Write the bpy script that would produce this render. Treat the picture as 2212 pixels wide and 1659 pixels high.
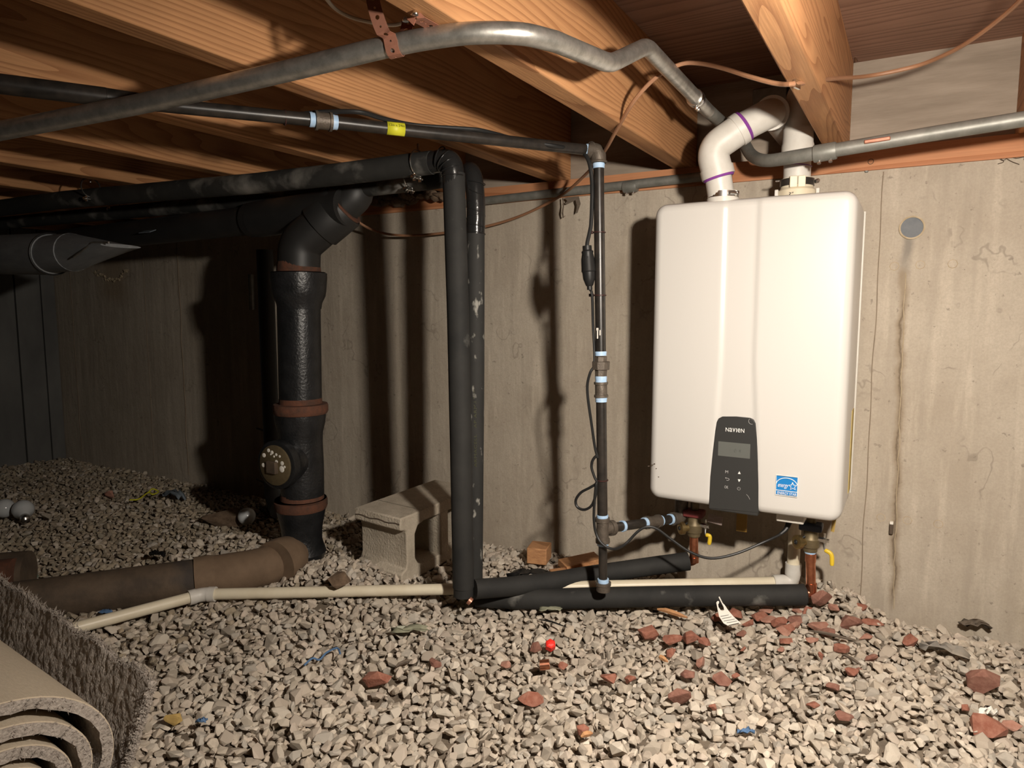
import bpy, bmesh, math, random
import numpy as np
from mathutils import Vector, Matrix, Euler

# ---------------------------------------------------------------- camera
for o in list(bpy.data.objects): bpy.data.objects.remove(o, do_unlink=True)
SC = bpy.context.scene
COL = SC.collection
IW, IH, FPX = 2212, 1659, 1500.0
YAW, PITCH, CAMZ = math.radians(30.0), math.radians(-6.1), 0.76
cd = bpy.data.cameras.new('camera'); cam = bpy.data.objects.new('camera', cd); COL.objects.link(cam)
cd.sensor_width = 36; cd.lens = FPX / IW * 36; cd.clip_start = 0.02
cam.location = (0, 0, CAMZ); cam.rotation_euler = (math.pi / 2 + PITCH, 0, YAW)
SC.camera = cam
# ---------------------------------------------------------------- world, light, exposure
wd = bpy.data.worlds.new('world'); SC.world = wd; wd.use_nodes = True
wd.node_tree.nodes['Background'].inputs[0].default_value = (1.0, 0.9, 0.78, 1)
wd.node_tree.nodes['Background'].inputs[1].default_value = 0.002
LAMP = Vector((0.135, 0.545, 0.985))          # the work light that hangs off a joist just outside the frame
LAMP_COLOUR, LAMP_STRENGTH, LAMP_RADIUS = (1.0, 0.90, 0.78), 2350.0, 0.033
LAMP_AIM = Vector((-0.30, 0.77, -0.565)).normalized()
SC.view_settings.view_transform = 'Standard'
SC.view_settings.look = 'None'
SC.view_settings.exposure = 0.13
SC.view_settings.gamma = 1.0
SC.view_settings.use_curve_mapping = False

FW = Vector((-math.sin(YAW) * math.cos(PITCH), math.cos(YAW) * math.cos(PITCH), math.sin(PITCH)))
RT = Vector((math.cos(YAW), math.sin(YAW), 0)); UP = RT.cross(FW)
def P(px, py, x=None, y=None, z=None, d=None):
    """point of the place seen at a pixel of the photo, at a known x, y, z or depth"""
    r = FW + RT * ((px - IW / 2) / FPX) - UP * ((py - IH / 2) / FPX)
    if x is not None: t = x / r.x
    elif y is not None: t = y / r.y
    elif z is not None: t = (z - CAMZ) / r.z
    else: t = d
    return r * t + Vector((0, 0, CAMZ))
def pix(p):
    q = Vector(p) - Vector((0, 0, CAMZ)); dd = q.dot(FW)
    return IW / 2 + FPX * q.dot(RT) / dd, IH / 2 - FPX * q.dot(UP) / dd, dd

WY = 1.93          # face of the concrete wall
JB = 1.145         # underside of the joists
rnd = random.Random(7)

# ---------------------------------------------------------------- mesh helpers
class MB:
    def __init__(s): s.v = []; s.f = []
    def add(s, v, f):
        n = len(s.v); s.v += [Vector(a) for a in v]; s.f += [tuple(i + n for i in q) for q in f]; return s
    def box(s, lo, hi, rot=None, piv=None):
        a, b = Vector(lo), Vector(hi)
        v = [Vector((x, y, z)) for x in (a.x, b.x) for y in (a.y, b.y) for z in (a.z, b.z)]
        if rot is not None:
            c = Vector(piv) if piv is not None else (a + b) / 2
            v = [rot @ (q - c) + c for q in v]
        return s.add(v, [(0, 1, 3, 2), (4, 6, 7, 5), (0, 4, 5, 1), (2, 3, 7, 6), (0, 2, 6, 4), (1, 5, 7, 3)])
    def tube(s, path, r, seg=12, cap=True, closed=False):
        path = [Vector(p) for p in path]; n = len(path)
        rr = r if isinstance(r, (list, tuple)) else [r] * n
        tan = []
        for i in range(n):
            if closed: t = path[(i + 1) % n] - path[i - 1]
            else: t = path[min(i + 1, n - 1)] - path[max(i - 1, 0)]
            tan.append(t.normalized() if t.length > 1e-9 else (tan[-1] if tan else Vector((0, 0, 1))))
        a = Vector((0, 0, 1)) if abs(tan[0].z) < 0.9 else Vector((1, 0, 0))
        nn = (a - tan[0] * a.dot(tan[0])).normalized()
        v = []; f = []
        for i in range(n):
            nn = (nn - tan[i] * nn.dot(tan[i])).normalized(); bb = tan[i].cross(nn)
            for k in range(seg):
                an = 2 * math.pi * k / seg
                v.append(path[i] + (nn * math.cos(an) + bb * math.sin(an)) * rr[i])
        m = n if closed else n - 1
        for i in range(m):
            j = (i + 1) % n
            for k in range(seg):
                l = (k + 1) % seg
                f.append((i * seg + k, i * seg + l, j * seg + l, j * seg + k))
        if cap and not closed:
            f.append(tuple(reversed(range(seg)))); f.append(tuple(range((n - 1) * seg, n * seg)))
        return s.add(v, f)
    def lathe(s, o, ax, prof, seg=24, cap=True):
        o = Vector(o); ax = Vector(ax).normalized()
        return s._lathe(o, ax, prof, seg, cap)
    def _lathe(s, o, ax, prof, seg, cap):
        a = Vector((0, 0, 1)) if abs(ax.z) < 0.9 else Vector((1, 0, 0))
        u = (a - ax * a.dot(ax)).normalized(); w = ax.cross(u); v = []; f = []
        for t, r in prof:
            for k in range(seg):
                an = 2 * math.pi * k / seg
                v.append(o + ax * t + (u * math.cos(an) + w * math.sin(an)) * r)
        for i in range(len(prof) - 1):
            for k in range(seg):
                l = (k + 1) % seg; f.append((i * seg + k, i * seg + l, (i + 1) * seg + l, (i + 1) * seg + k))
        if cap:
            f.append(tuple(reversed(range(seg)))); f.append(tuple(range((len(prof) - 1) * seg, len(prof) * seg)))
        return s.add(v, f)
    def prism(s, pts, ext):
        pts = [Vector(p) for p in pts]; e = Vector(ext); n = len(pts)
        f = [tuple(reversed(range(n))), tuple(range(n, 2 * n))] + [(i, (i + 1) % n, n + (i + 1) % n, n + i) for i in range(n)]
        return s.add(pts + [p + e for p in pts], f)
    def ring(s, c, ax, R, r, seg=24, s2=8):
        ax = Vector(ax).normalized(); a = Vector((0, 0, 1)) if abs(ax.z) < 0.9 else Vector((1, 0, 0))
        u = (a - ax * a.dot(ax)).normalized(); w = ax.cross(u); c = Vector(c)
        return s.tube([c + (u * math.cos(2 * math.pi * k / seg) + w * math.sin(2 * math.pi * k / seg)) * R for k in range(seg)], r, s2, closed=True)
    def build(s, name, mat, parent=None, bevel=0, flat=False, angle=35, origin=None):
        return mkobj(name, s.v, s.f, mat, parent, bevel, flat, angle, origin)

def root_loc(o):
    while o.parent: o = o.parent
    return o.location
def mkobj(name, v, f, mat, parent=None, bevel=0, flat=False, angle=35, origin=None):
    v = [Vector(a) for a in v]
    if parent is not None: off = Vector(root_loc(parent))
    elif origin is not None: off = Vector(origin)
    else:
        off = Vector((sum(p.x for p in v) / len(v), sum(p.y for p in v) / len(v), min(p.z for p in v)))
    me = bpy.data.meshes.new(name); me.from_pydata([tuple(p - off) for p in v], [], f)
    bm = bmesh.new(); bm.from_mesh(me); bmesh.ops.recalc_face_normals(bm, faces=bm.faces); bm.to_mesh(me); bm.free()
    if not flat:
        me.polygons.foreach_set('use_smooth', [True] * len(me.polygons)); me.set_sharp_from_angle(angle=math.radians(angle))
    me.materials.append(mat)
    ob = bpy.data.objects.new(name, me); COL.objects.link(ob)
    if parent is not None: ob.parent = parent
    else: ob.location = off
    if bevel:
        b = ob.modifiers.new('bevel', 'BEVEL'); b.width = bevel; b.segments = 2; b.limit_method = 'ANGLE'
    return ob
def thing(name, label, cat, loc, group=None):
    o = bpy.data.objects.new(name, None); COL.objects.link(o); o.location = loc; o.empty_display_size = 0.05
    return tag(o, label, cat, group)
def tag(o, label, cat, group=None):
    o['label'] = label; o['category'] = cat
    if group: o['group'] = group
    return o
def struct(o, label=None):
    o['kind'] = 'structure'
    if label: o['label'] = label
    return o
def fillet(pts, r, n=8):
    pts = [Vector(p) for p in pts]; out = [pts[0]]
    for i in range(1, len(pts) - 1):
        a, b, c = pts[i - 1], pts[i], pts[i + 1]
        ri = r[i - 1] if isinstance(r, (list, tuple)) else r
        d1 = (a - b); d2 = (c - b); k = min(ri, d1.length * 0.49, d2.length * 0.49)
        p0 = b + d1.normalized() * k; p1 = b + d2.normalized() * k
        for t in range(n + 1):
            t /= n; out.append(p0 * (1 - t) ** 2 + b * 2 * t * (1 - t) + p1 * t * t)
    out.append(pts[-1]); return out
def spline(pts, n=8):
    pts = [Vector(p) for p in pts]; q = [pts[0] * 2 - pts[1]] + pts + [pts[-1] * 2 - pts[-2]]; out = []
    for i in range(1, len(q) - 2):
        a, b, c, d = q[i - 1:i + 3]
        for k in range(n):
            t = k / n
            out.append(0.5 * (2 * b + (c - a) * t + (2 * a - 5 * b + 4 * c - d) * t * t + (3 * b - a - 3 * c + d) * t ** 3))
    out.append(pts[-1]); return out
def hull(n, dims, rng, box=0.0):
    bm = bmesh.new()
    for _ in range(n):
        while True:
            p = Vector((rng.uniform(-1, 1), rng.uniform(-1, 1), rng.uniform(-1, 1)))
            if 0.3 < p.length < 1.0 + box: break
        p = p.normalized() * (p.length ** 0.3)
        bm.verts.new((p.x * dims[0], p.y * dims[1], p.z * dims[2]))
    r = bmesh.ops.convex_hull(bm, input=bm.verts)
    bmesh.ops.delete(bm, geom=[v for v in bm.verts if not v.link_faces], context='VERTS')
    bmesh.ops.triangulate(bm, faces=bm.faces)
    bm.verts.ensure_lookup_table(); bm.verts.index_update()
    v = [x.co.copy() for x in bm.verts]; f = [tuple(x.index for x in q.verts) for q in bm.faces]
    bm.free(); return v, f
def text_geo(s, size, shear=0.0, ext=0.0003, spacing=1.0):
    cu = bpy.data.curves.new('txt', 'FONT'); cu.body = s; cu.size = size; cu.align_x = 'CENTER'; cu.align_y = 'CENTER'
    cu.shear = shear; cu.extrude = ext; cu.space_character = spacing; cu.resolution_u = 3
    ob = bpy.data.objects.new('txt', cu); COL.objects.link(ob)
    dg = bpy.context.evaluated_depsgraph_get(); me = bpy.data.meshes.new_from_object(ob.evaluated_get(dg))
    v = [x.co.copy() for x in me.vertices]; f = [tuple(p.vertices) for p in me.polygons]
    bpy.data.objects.remove(ob, do_unlink=True); bpy.data.curves.remove(cu); bpy.data.meshes.remove(me)
    return v, f

# ---------------------------------------------------------------- materials
def new_mat(n):
    m = bpy.data.materials.new(n); m.use_nodes = True
    return m, m.node_tree.nodes, m.node_tree.links, m.node_tree.nodes['Principled BSDF']
def mat(name, c1, c2=None, scale=20, stretch=(1, 1, 1), rough=0.6, metal=0.0, bump=0.0, bscale=80, detail=4, ramp=(0.35, 0.65), spec=0.5, c3=None, c3scale=5, c3ramp=(0.55, 0.7), coat=0):
    m, N, L, B = new_mat(name)
    B.inputs['Roughness'].default_value = rough; B.inputs['Metallic'].default_value = metal
    B.inputs['Specular IOR Level'].default_value = spec; B.inputs['Base Color'].default_value = (*c1, 1)
    if coat: B.inputs['Coat Weight'].default_value = coat; B.inputs['Coat Roughness'].default_value = 0.08
    tc = N.new('ShaderNodeTexCoord'); mp = N.new('ShaderNodeMapping'); mp.inputs['Scale'].default_value = stretch
    L.new(tc.outputs['Object'], mp.inputs[0])
    col = None
    if c2 is not None:
        no = N.new('ShaderNodeTexNoise'); no.inputs['Scale'].default_value = scale; no.inputs['Detail'].default_value = detail
        no.inputs['Roughness'].default_value = 0.65
        L.new(mp.outputs[0], no.inputs['Vector']); cr = N.new('ShaderNodeValToRGB')
        cr.color_ramp.elements[0].position, cr.color_ramp.elements[1].position = ramp
        cr.color_ramp.elements[0].color = (*c1, 1); cr.color_ramp.elements[1].color = (*c2, 1)
        L.new(no.outputs['Fac'], cr.inputs[0]); col = cr.outputs[0]
        if c3 is not None:
            n3 = N.new('ShaderNodeTexNoise'); n3.inputs['Scale'].default_value = c3scale; n3.inputs['Detail'].default_value = 5
            L.new(mp.outputs[0], n3.inputs['Vector']); r3 = N.new('ShaderNodeValToRGB')
            r3.color_ramp.elements[0].position, r3.color_ramp.elements[1].position = c3ramp
            mx = N.new('ShaderNodeMix'); mx.data_type = 'RGBA'; mx.inputs['B'].default_value = (*c3, 1)
            L.new(n3.outputs['Fac'], r3.inputs[0]); L.new(r3.outputs[0], mx.inputs['Factor']); L.new(col, mx.inputs['A']); col = mx.outputs['Result']
        L.new(col, B.inputs['Base Color'])
    if bump:
        nb = N.new('ShaderNodeTexNoise'); nb.inputs['Scale'].default_value = bscale; nb.inputs['Detail'].default_value = 5
        L.new(mp.outputs[0], nb.inputs['Vector']); bp = N.new('ShaderNodeBump'); bp.inputs['Strength'].default_value = bump; bp.inputs['Distance'].default_value = 0.004
        L.new(nb.outputs['Fac'], bp.inputs['Height']); L.new(bp.outputs[0], B.inputs['Normal'])
    return m
def wood(name, light, dark, yscale=0.10, rings=60, stretch_axis='Y', rough=0.65, distort=3.0):
    """sawn softwood: elongated growth rings, different on every board"""
    m, N, L, B = new_mat(name)
    tc = N.new('ShaderNodeTexCoord'); oi = N.new('ShaderNodeObjectInfo')
    off = N.new('ShaderNodeVectorMath'); off.operation = 'SCALE'; off.inputs[0].default_value = (0.12, 3.7, 0.25)
    L.new(oi.outputs['Random'], off.inputs['Scale'])
    ad = N.new('ShaderNodeVectorMath'); ad.operation = 'ADD'; L.new(tc.outputs['Object'], ad.inputs[0]); L.new(off.outputs[0], ad.inputs[1])
    mp = N.new('ShaderNodeMapping'); mp.inputs['Scale'].default_value = (1, yscale, 1) if stretch_axis == 'Y' else (yscale, 1, 1)
    L.new(ad.outputs[0], mp.inputs[0])
    no = N.new('ShaderNodeTexNoise'); no.inputs['Scale'].default_value = 7; no.inputs['Detail'].default_value = 2
    L.new(mp.outputs[0], no.inputs['Vector'])
    sub = N.new('ShaderNodeVectorMath'); sub.operation = 'MULTIPLY_ADD'; sub.inputs[1].default_value = (0.075 * distort, 0.075 * distort, 0.075 * distort)
    L.new(no.outputs['Color'], sub.inputs[0]); L.new(mp.outputs[0], sub.inputs[2])
    wv = N.new('ShaderNodeTexWave'); wv.wave_type = 'RINGS'; wv.rings_direction = stretch_axis; wv.inputs['Scale'].default_value = rings / 6.28
    wv.inputs['Distortion'].default_value = 1.2; wv.inputs['Detail'].default_value = 2; wv.inputs['Detail Scale'].default_value = 2
    wv.wave_profile = 'SAW'
    L.new(sub.outputs[0], wv.inputs['Vector'])
    cr = N.new('ShaderNodeValToRGB'); e = cr.color_ramp.elements
    e[0].position = 0.45; e[0].color = (*light, 1); e[1].position = 1.0; e[1].color = (*dark, 1)
    L.new(wv.outputs['Fac'], cr.inputs[0])
    fm = N.new('ShaderNodeMapping'); fm.inputs['Scale'].default_value = (300, 12, 300) if stretch_axis == 'Y' else (12, 300, 300)
    L.new(ad.outputs[0], fm.inputs[0])
    fn = N.new('ShaderNodeTexNoise'); fn.inputs['Scale'].default_value = 1.0; fn.inputs['Detail'].default_value = 3; L.new(fm.outputs[0], fn.inputs['Vector'])
    big = N.new('ShaderNodeTexNoise'); big.inputs['Scale'].default_value = 6; big.inputs['Detail'].default_value = 3; L.new(ad.outputs[0], big.inputs['Vector'])
    mul = N.new('ShaderNodeMath'); mul.operation = 'MULTIPLY_ADD'; mul.inputs[1].default_value = 0.35; mul.inputs[2].default_value = 0.62
    L.new(fn.outputs['Fac'], mul.inputs[0])
    mul2 = N.new('ShaderNodeMath'); mul2.operation = 'MULTIPLY_ADD'; mul2.inputs[1].default_value = 0.5
    L.new(big.outputs['Fac'], mul2.inputs[0]); L.new(mul.outputs[0], mul2.inputs[2])
    vm = N.new('ShaderNodeVectorMath'); vm.operation = 'SCALE'; L.new(cr.outputs[0], vm.inputs[0]); L.new(mul2.outputs[0], vm.inputs['Scale'])
    L.new(vm.outputs[0], B.inputs['Base Color']); B.inputs['Roughness'].default_value = rough; B.inputs['Specular IOR Level'].default_value = 0.3
    bp = N.new('ShaderNodeBump'); bp.inputs['Strength'].default_value = 0.25; bp.inputs['Distance'].default_value = 0.002
    L.new(fn.outputs['Fac'], bp.inputs['Height']); L.new(bp.outputs[0], B.inputs['Normal'])
    return m
def concrete(name, a, b, stain, marks=False):
    m, N, L, B = new_mat(name)
    tc = N.new('ShaderNodeTexCoord')
    def noise(scale, st=(1, 1, 1), detail=5, rough=0.6, loc=(0, 0, 0)):
        mp = N.new('ShaderNodeMapping'); mp.inputs['Scale'].default_value = st; mp.inputs['Location'].default_value = loc; L.new(tc.outputs['Object'], mp.inputs[0])
        n = N.new('ShaderNodeTexNoise'); n.inputs['Scale'].default_value = scale; n.inputs['Detail'].default_value = detail; n.inputs['Roughness'].default_value = rough
        L.new(mp.outputs[0], n.inputs['Vector']); return n.outputs['Fac']
    def ramp(fac, p0, p1, c0=(0, 0, 0), c1=(1, 1, 1)):
        r = N.new('ShaderNodeValToRGB'); r.color_ramp.elements[0].position = p0; r.color_ramp.elements[1].position = p1
        r.color_ramp.elements[0].color = (*c0, 1); r.color_ramp.elements[1].color = (*c1, 1); L.new(fac, r.inputs[0]); return r.outputs[0]
    def mix(fac, A, Bc, k=1.0):
        x = N.new('ShaderNodeMix'); x.data_type = 'RGBA'
        if k != 1.0:
            mm = N.new('ShaderNodeMath'); mm.operation = 'MULTIPLY'; mm.inputs[1].default_value = k; L.new(fac, mm.inputs[0]); fac = mm.outputs[0]
        L.new(fac, x.inputs['Factor'])
        if isinstance(A, tuple): x.inputs['A'].default_value = (*A, 1)
        else: L.new(A, x.inputs['A'])
        if isinstance(Bc, tuple): x.inputs['B'].default_value = (*Bc, 1)
        else: L.new(Bc, x.inputs['B'])
        return x.outputs['Result']
    col = mix(ramp(noise(3.0, detail=8, rough=0.7), 0.36, 0.64), a, b)
    col = mix(ramp(noise(1.0, (16, 16, 1.2), 4), 0.5, 0.75), col, tuple(x * 0.72 for x in a), 0.6)     # vertical run-down streaks
    col = mix(ramp(noise(1.0, (30, 30, 3.0), 5, loc=(3, 1, 2)), 0.52, 0.68), col, tuple(min(1, x * 1.25) for x in b), 0.45)
    col = mix(ramp(noise(2.2, (1, 1, 0.7), 6, 0.7, (5, 0, 1)), 0.55, 0.72), col, stain, 0.55)
    col = mix(ramp(noise(60, detail=3, loc=(2, 2, 2)), 0.66, 0.72), col, tuple(x * 0.35 for x in a), 0.55)   # bug holes
    col = mix(ramp(noise(220, detail=2), 0.35, 0.75), col, tuple(x * 0.8 for x in a), 0.4)
    # squiggly trowel and root marks
    w1 = noise(9, (1, 1, 0.8), 3, 0.5, (1, 4, 7)); sb_ = N.new('ShaderNodeMath'); sb_.operation = 'SUBTRACT'; sb_.inputs[1].default_value = 0.5; L.new(w1, sb_.inputs[0])
    ab_ = N.new('ShaderNodeMath'); ab_.operation = 'ABSOLUTE'; L.new(sb_.outputs[0], ab_.inputs[0])
    line = ramp(ab_.outputs[0], 0.004, 0.011, (1, 1, 1), (0, 0, 0)); gate = ramp(noise(4.5, loc=(9, 2, 3)), 0.54, 0.60)
    mu = N.new('ShaderNodeMath'); mu.operation = 'MULTIPLY'; L.new(line, mu.inputs[0]); L.new(gate, mu.inputs[1])
    col = mix(mu.outputs[0], col, tuple(x * 0.55 for x in a), 0.5)
    if marks:
        sx_ = N.new('ShaderNodeSeparateXYZ'); L.new(tc.outputs['Object'], sx_.inputs[0])
        def mth(op, A, Bv):
            q = N.new('ShaderNodeMath'); q.operation = op
            for i_, v_ in enumerate((A, Bv)):
                if isinstance(v_, (int, float)): q.inputs[i_].default_value = v_
                else: L.new(v_, q.inputs[i_])
            return q.outputs[0]
        wob = mth('MULTIPLY', mth('SUBTRACT', noise(14, detail=4), 0.5), 0.030)
        def drip(x0, kx, z0, w, ztop, zbot, c, k):
            xc = mth('ADD', mth('MULTIPLY', mth('SUBTRACT', sx_.outputs['Z'], z0), kx), x0)
            dx = mth('ABSOLUTE', mth('ADD', mth('SUBTRACT', sx_.outputs['X'], xc), wob), 0.0)
            m_ = ramp(dx, w * 0.25, w, (1, 1, 1), (0, 0, 0))
            t_ = ramp(sx_.outputs['Z'], ztop - 0.01, ztop + 0.01, (1, 1, 1), (0, 0, 0)); b_ = ramp(sx_.outputs['Z'], zbot - 0.02, zbot + 0.06)
            return mix(mth('MULTIPLY', mth('MULTIPLY', m_, t_), b_), col, c, k)
        col = drip(*MARKS[0], (0.21, 0.19, 0.165), 0.8)
        col = drip(*MARKS[1], (0.26, 0.20, 0.135), 0.75)
        col = drip(*MARKS[2], (0.10, 0.07, 0.045), 0.7)
        col = drip(*MARKS[3], (0.28, 0.20, 0.12), 0.6)
    L.new(col, B.inputs['Base Color']); B.inputs['Roughness'].default_value = 0.85; B.inputs['Specular IOR Level'].default_value = 0.25
    bp = N.new('ShaderNodeBump'); bp.inputs['Strength'].default_value = 0.55; bp.inputs['Distance'].default_value = 0.004
    ad = N.new('ShaderNodeMath'); ad.operation = 'ADD'; L.new(noise(45, (1, 1, 0.5)), ad.inputs[0]); L.new(noise(1.0, (30, 30, 3.0), 5, loc=(3, 1, 2)), ad.inputs[1])
    L.new(ad.outputs[0], bp.inputs['Height']); L.new(bp.outputs[0], B.inputs['Normal'])
    return m

_a, _b, _c = P(1961, 520, y=1.93), P(1951, 600, y=1.93), P(1930, 1290, y=1.93)
_k = (_b.x - _c.x) / (_b.z - _c.z)
_l = P(228, 560, y=1.93)
MARKS = [(_a.x - 0.001, 0.02, _a.z, 0.017, _a.z + 0.01, _b.z, ), (_b.x, _k, _b.z, 0.014, _b.z + 0.02, 0.0), (_b.x, _k, _b.z, 0.0035, _b.z - 0.06, 0.0), (P(1700, 800, y=1.93).x + 0.02, 0.0, 0.5, 0.02, 0.1, 0.0)]
MARKS[3] = (_l.x + 0.05, 0.0, _l.z, 0.16, _l.z + 0.1, _l.z - 0.22)
M = {}
M['joist'] = wood('joist_wood', (0.47, 0.240, 0.108), (0.315, 0.142, 0.060), yscale=0.10, rings=150)
M['subfloor'] = wood('subfloor_wood', (0.27, 0.155, 0.105), (0.17, 0.09, 0.06), yscale=0.06, rings=90, stretch_axis='X')
M['sill'] = wood('sill_wood', (0.47, 0.215, 0.105), (0.36, 0.14, 0.06), yscale=0.05, rings=90, stretch_axis='X')
M['rim'] = mat('rim_wood', (0.24, 0.195, 0.15), (0.35, 0.29, 0.23), 8, (0.4, 1, 3), 0.8, bump=0.2)
M['wall'] = concrete('concrete', (0.405, 0.345, 0.275), (0.50, 0.44, 0.36), (0.33, 0.27, 0.19), True)
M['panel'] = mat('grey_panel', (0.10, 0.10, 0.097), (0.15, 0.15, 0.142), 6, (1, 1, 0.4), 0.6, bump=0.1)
M['jointstain'] = mat('joint_stain', (0.20, 0.155, 0.11), (0.27, 0.215, 0.155), 40, (1, 1, 0.3), rough=0.9)
M['earth'] = mat('gravel_dust', (0.10, 0.08, 0.06), (0.19, 0.15, 0.11), 30, rough=0.95, bump=0.6, bscale=120)
def stone_mat():
    m, N, L, B = new_mat('limestone')
    at = N.new('ShaderNodeAttribute'); at.attribute_name = 'tint'
    tc = N.new('ShaderNodeTexCoord'); no = N.new('ShaderNodeTexNoise'); no.inputs['Scale'].default_value = 110; no.inputs['Detail'].default_value = 4
    L.new(tc.outputs['Object'], no.inputs['Vector'])
    ml = N.new('ShaderNodeMath'); ml.operation = 'MULTIPLY_ADD'; ml.inputs[1].default_value = 0.55; ml.inputs[2].default_value = 0.72; L.new(no.outputs['Fac'], ml.inputs[0])
    vm = N.new('ShaderNodeVectorMath'); vm.operation = 'SCALE'; L.new(at.outputs['Color'], vm.inputs[0]); L.new(ml.outputs[0], vm.inputs['Scale'])
    L.new(vm.outputs[0], B.inputs['Base Color']); B.inputs['Roughness'].default_value = 0.85; B.inputs['Specular IOR Level'].default_value = 0.3
    bp = N.new('ShaderNodeBump'); bp.inputs['Strength'].default_value = 0.35; bp.inputs['Distance'].default_value = 0.002
    L.new(no.outputs['Fac'], bp.inputs['Height']); L.new(bp.outputs[0], B.inputs['Normal'])
    return m
M['stone'] = stone_mat()
M['brick'] = mat('brick_red', (0.25, 0.088, 0.055), (0.36, 0.165, 0.115), 60, rough=0.9, bump=0.4, bscale=200)
M['brick1'] = mat('brick_brown', (0.20, 0.085, 0.060), (0.30, 0.150, 0.110), 60, rough=0.9, bump=0.4, bscale=200)
M['brick2'] = mat('brick_pale', (0.33, 0.150, 0.105), (0.42, 0.235, 0.175), 60, rough=0.9, bump=0.4, bscale=200)
M['enamel'] = mat('white_enamel', (0.63, 0.61, 0.58), rough=0.28, spec=0.5)
M['chassis'] = mat('light_grey_steel', (0.62, 0.59, 0.53), rough=0.4)
M['console'] = mat('charcoal_plastic', (0.038, 0.038, 0.037), rough=0.35)
M['display'] = mat('lcd_grey', (0.13, 0.135, 0.125), rough=0.2)
M['printwhite'] = mat('print_white', (0.82, 0.82, 0.80), rough=0.5)
M['printgrey'] = mat('print_grey', (0.42, 0.42, 0.41), rough=0.5)
M['blue'] = mat('sticker_blue', (0.008, 0.20, 0.55), rough=0.45)
M['pvc'] = mat('white_pvc', (0.66, 0.635, 0.59), (0.60, 0.57, 0.52), 30, rough=0.4)
M['pvccream'] = mat('cream_pvc', (0.74, 0.67, 0.52), (0.66, 0.58, 0.43), 14, rough=0.4)
M['primer'] = mat('purple_primer', (0.22, 0.05, 0.30), rough=0.4)
M['emt'] = mat('galvanised_steel', (0.36, 0.35, 0.32), (0.56, 0.54, 0.50), 45, (1, 1, 1), rough=0.38, metal=0.85, bump=0.08)
M['emtdull'] = mat('dull_conduit', (0.19, 0.19, 0.17), (0.27, 0.265, 0.24), 30, rough=0.5, metal=0.4)
M['zinc'] = mat('bright_zinc', (0.70, 0.70, 0.68), rough=0.25, metal=1.0)
M['gas'] = mat('black_iron', (0.016, 0.0145, 0.013), (0.038, 0.031, 0.026), 40, rough=0.33, spec=0.5)
M['fitting'] = mat('malleable_iron', (0.10, 0.082, 0.066), (0.15, 0.125, 0.10), 80, rough=0.5, metal=0.4, bump=0.25, bscale=300)
M['sealant'] = mat('pale_blue_sealant', (0.36, 0.56, 0.82), (0.50, 0.66, 0.86), 90, rough=0.5)
M['yellow'] = mat('yellow_label', (0.62, 0.60, 0.03), rough=0.5)
M['foam'] = mat('black_foam', (0.019, 0.019, 0.0185), (0.032, 0.031, 0.029), 10, rough=0.75, c3=(0.17, 0.165, 0.15), c3scale=13, c3ramp=(0.64, 0.76), spec=0.3, bump=0.08, bscale=200)
M['foamscuff'] = mat('scuffed_black_foam', (0.022, 0.022, 0.021), (0.036, 0.035, 0.033), 10, (1, 1, 0.55), rough=0.75, c3=(0.30, 0.29, 0.26), c3scale=42, c3ramp=(0.60, 0.68), spec=0.3)
M['foamdust'] = mat('dusty_black_foam', (0.020, 0.020, 0.019), (0.034, 0.033, 0.030), 10, rough=0.8, c3=(0.22, 0.21, 0.19), c3scale=9, c3ramp=(0.54, 0.72), spec=0.3)
M['tape'] = mat('black_vinyl_tape', (0.018, 0.018, 0.018), rough=0.2, bump=0.25, bscale=60)
M['copper'] = mat('copper', (0.80, 0.36, 0.22), (0.62, 0.24, 0.14), 60, rough=0.3, metal=1.0)
M['strap'] = mat('copper_strap', (0.48, 0.22, 0.15), (0.40, 0.18, 0.12), 60, rough=0.42, metal=0.55)
M['brass'] = mat('brass', (0.42, 0.31, 0.13), (0.30, 0.215, 0.10), 60, rough=0.35, metal=0.9)
M['brassdull'] = mat('dull_brass', (0.20, 0.155, 0.085), (0.15, 0.115, 0.065), 60, rough=0.5, metal=0.5)
M['leveryellow'] = mat('yellow_vinyl', (0.72, 0.50, 0.03), rough=0.4)
M['navy'] = mat('navy_plastic', (0.012, 0.022, 0.05), rough=0.5)
M['maroon'] = mat('maroon_plastic', (0.16, 0.03, 0.03), rough=0.5)
M['cord'] = mat('black_cord', (0.016, 0.016, 0.016), rough=0.45, spec=0.35)
M['nm'] = mat('brown_cable', (0.34, 0.175, 0.095), (0.28, 0.14, 0.075), 12, rough=0.5)
M['nmwhite'] = mat('white_cable', (0.62, 0.57, 0.48), rough=0.5)
M['tie'] = mat('dark_tie', (0.05, 0.02, 0.018), rough=0.4)
M['castiron'] = mat('black_cast_iron', (0.010, 0.0105, 0.0115), (0.019, 0.0195, 0.021), 25, rough=0.34, bump=0.35, bscale=140, spec=0.5)
M['rust'] = mat('rusty_iron', (0.135, 0.050, 0.026), (0.070, 0.034, 0.021), 40, rough=0.85, bump=0.4)
M['oldiron'] = mat('brown_old_iron', (0.060, 0.042, 0.028), (0.115, 0.080, 0.052), 14, rough=0.8, bump=0.4, bscale=60, c3=(0.035, 0.03, 0.028), c3scale=6)
M['clay'] = mat('clay_brown', (0.13, 0.085, 0.052), (0.18, 0.12, 0.075), 16, rough=0.85, bump=0.2)
M['abs'] = mat('black_abs', (0.014, 0.0138, 0.0138), (0.022, 0.0215, 0.021), 8, rough=0.5)
M['duct'] = mat('galvanised_duct', (0.21, 0.22, 0.23), (0.29, 0.30, 0.31), 14, (0.6, 2, 2), rough=0.6, metal=0.2)
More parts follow.
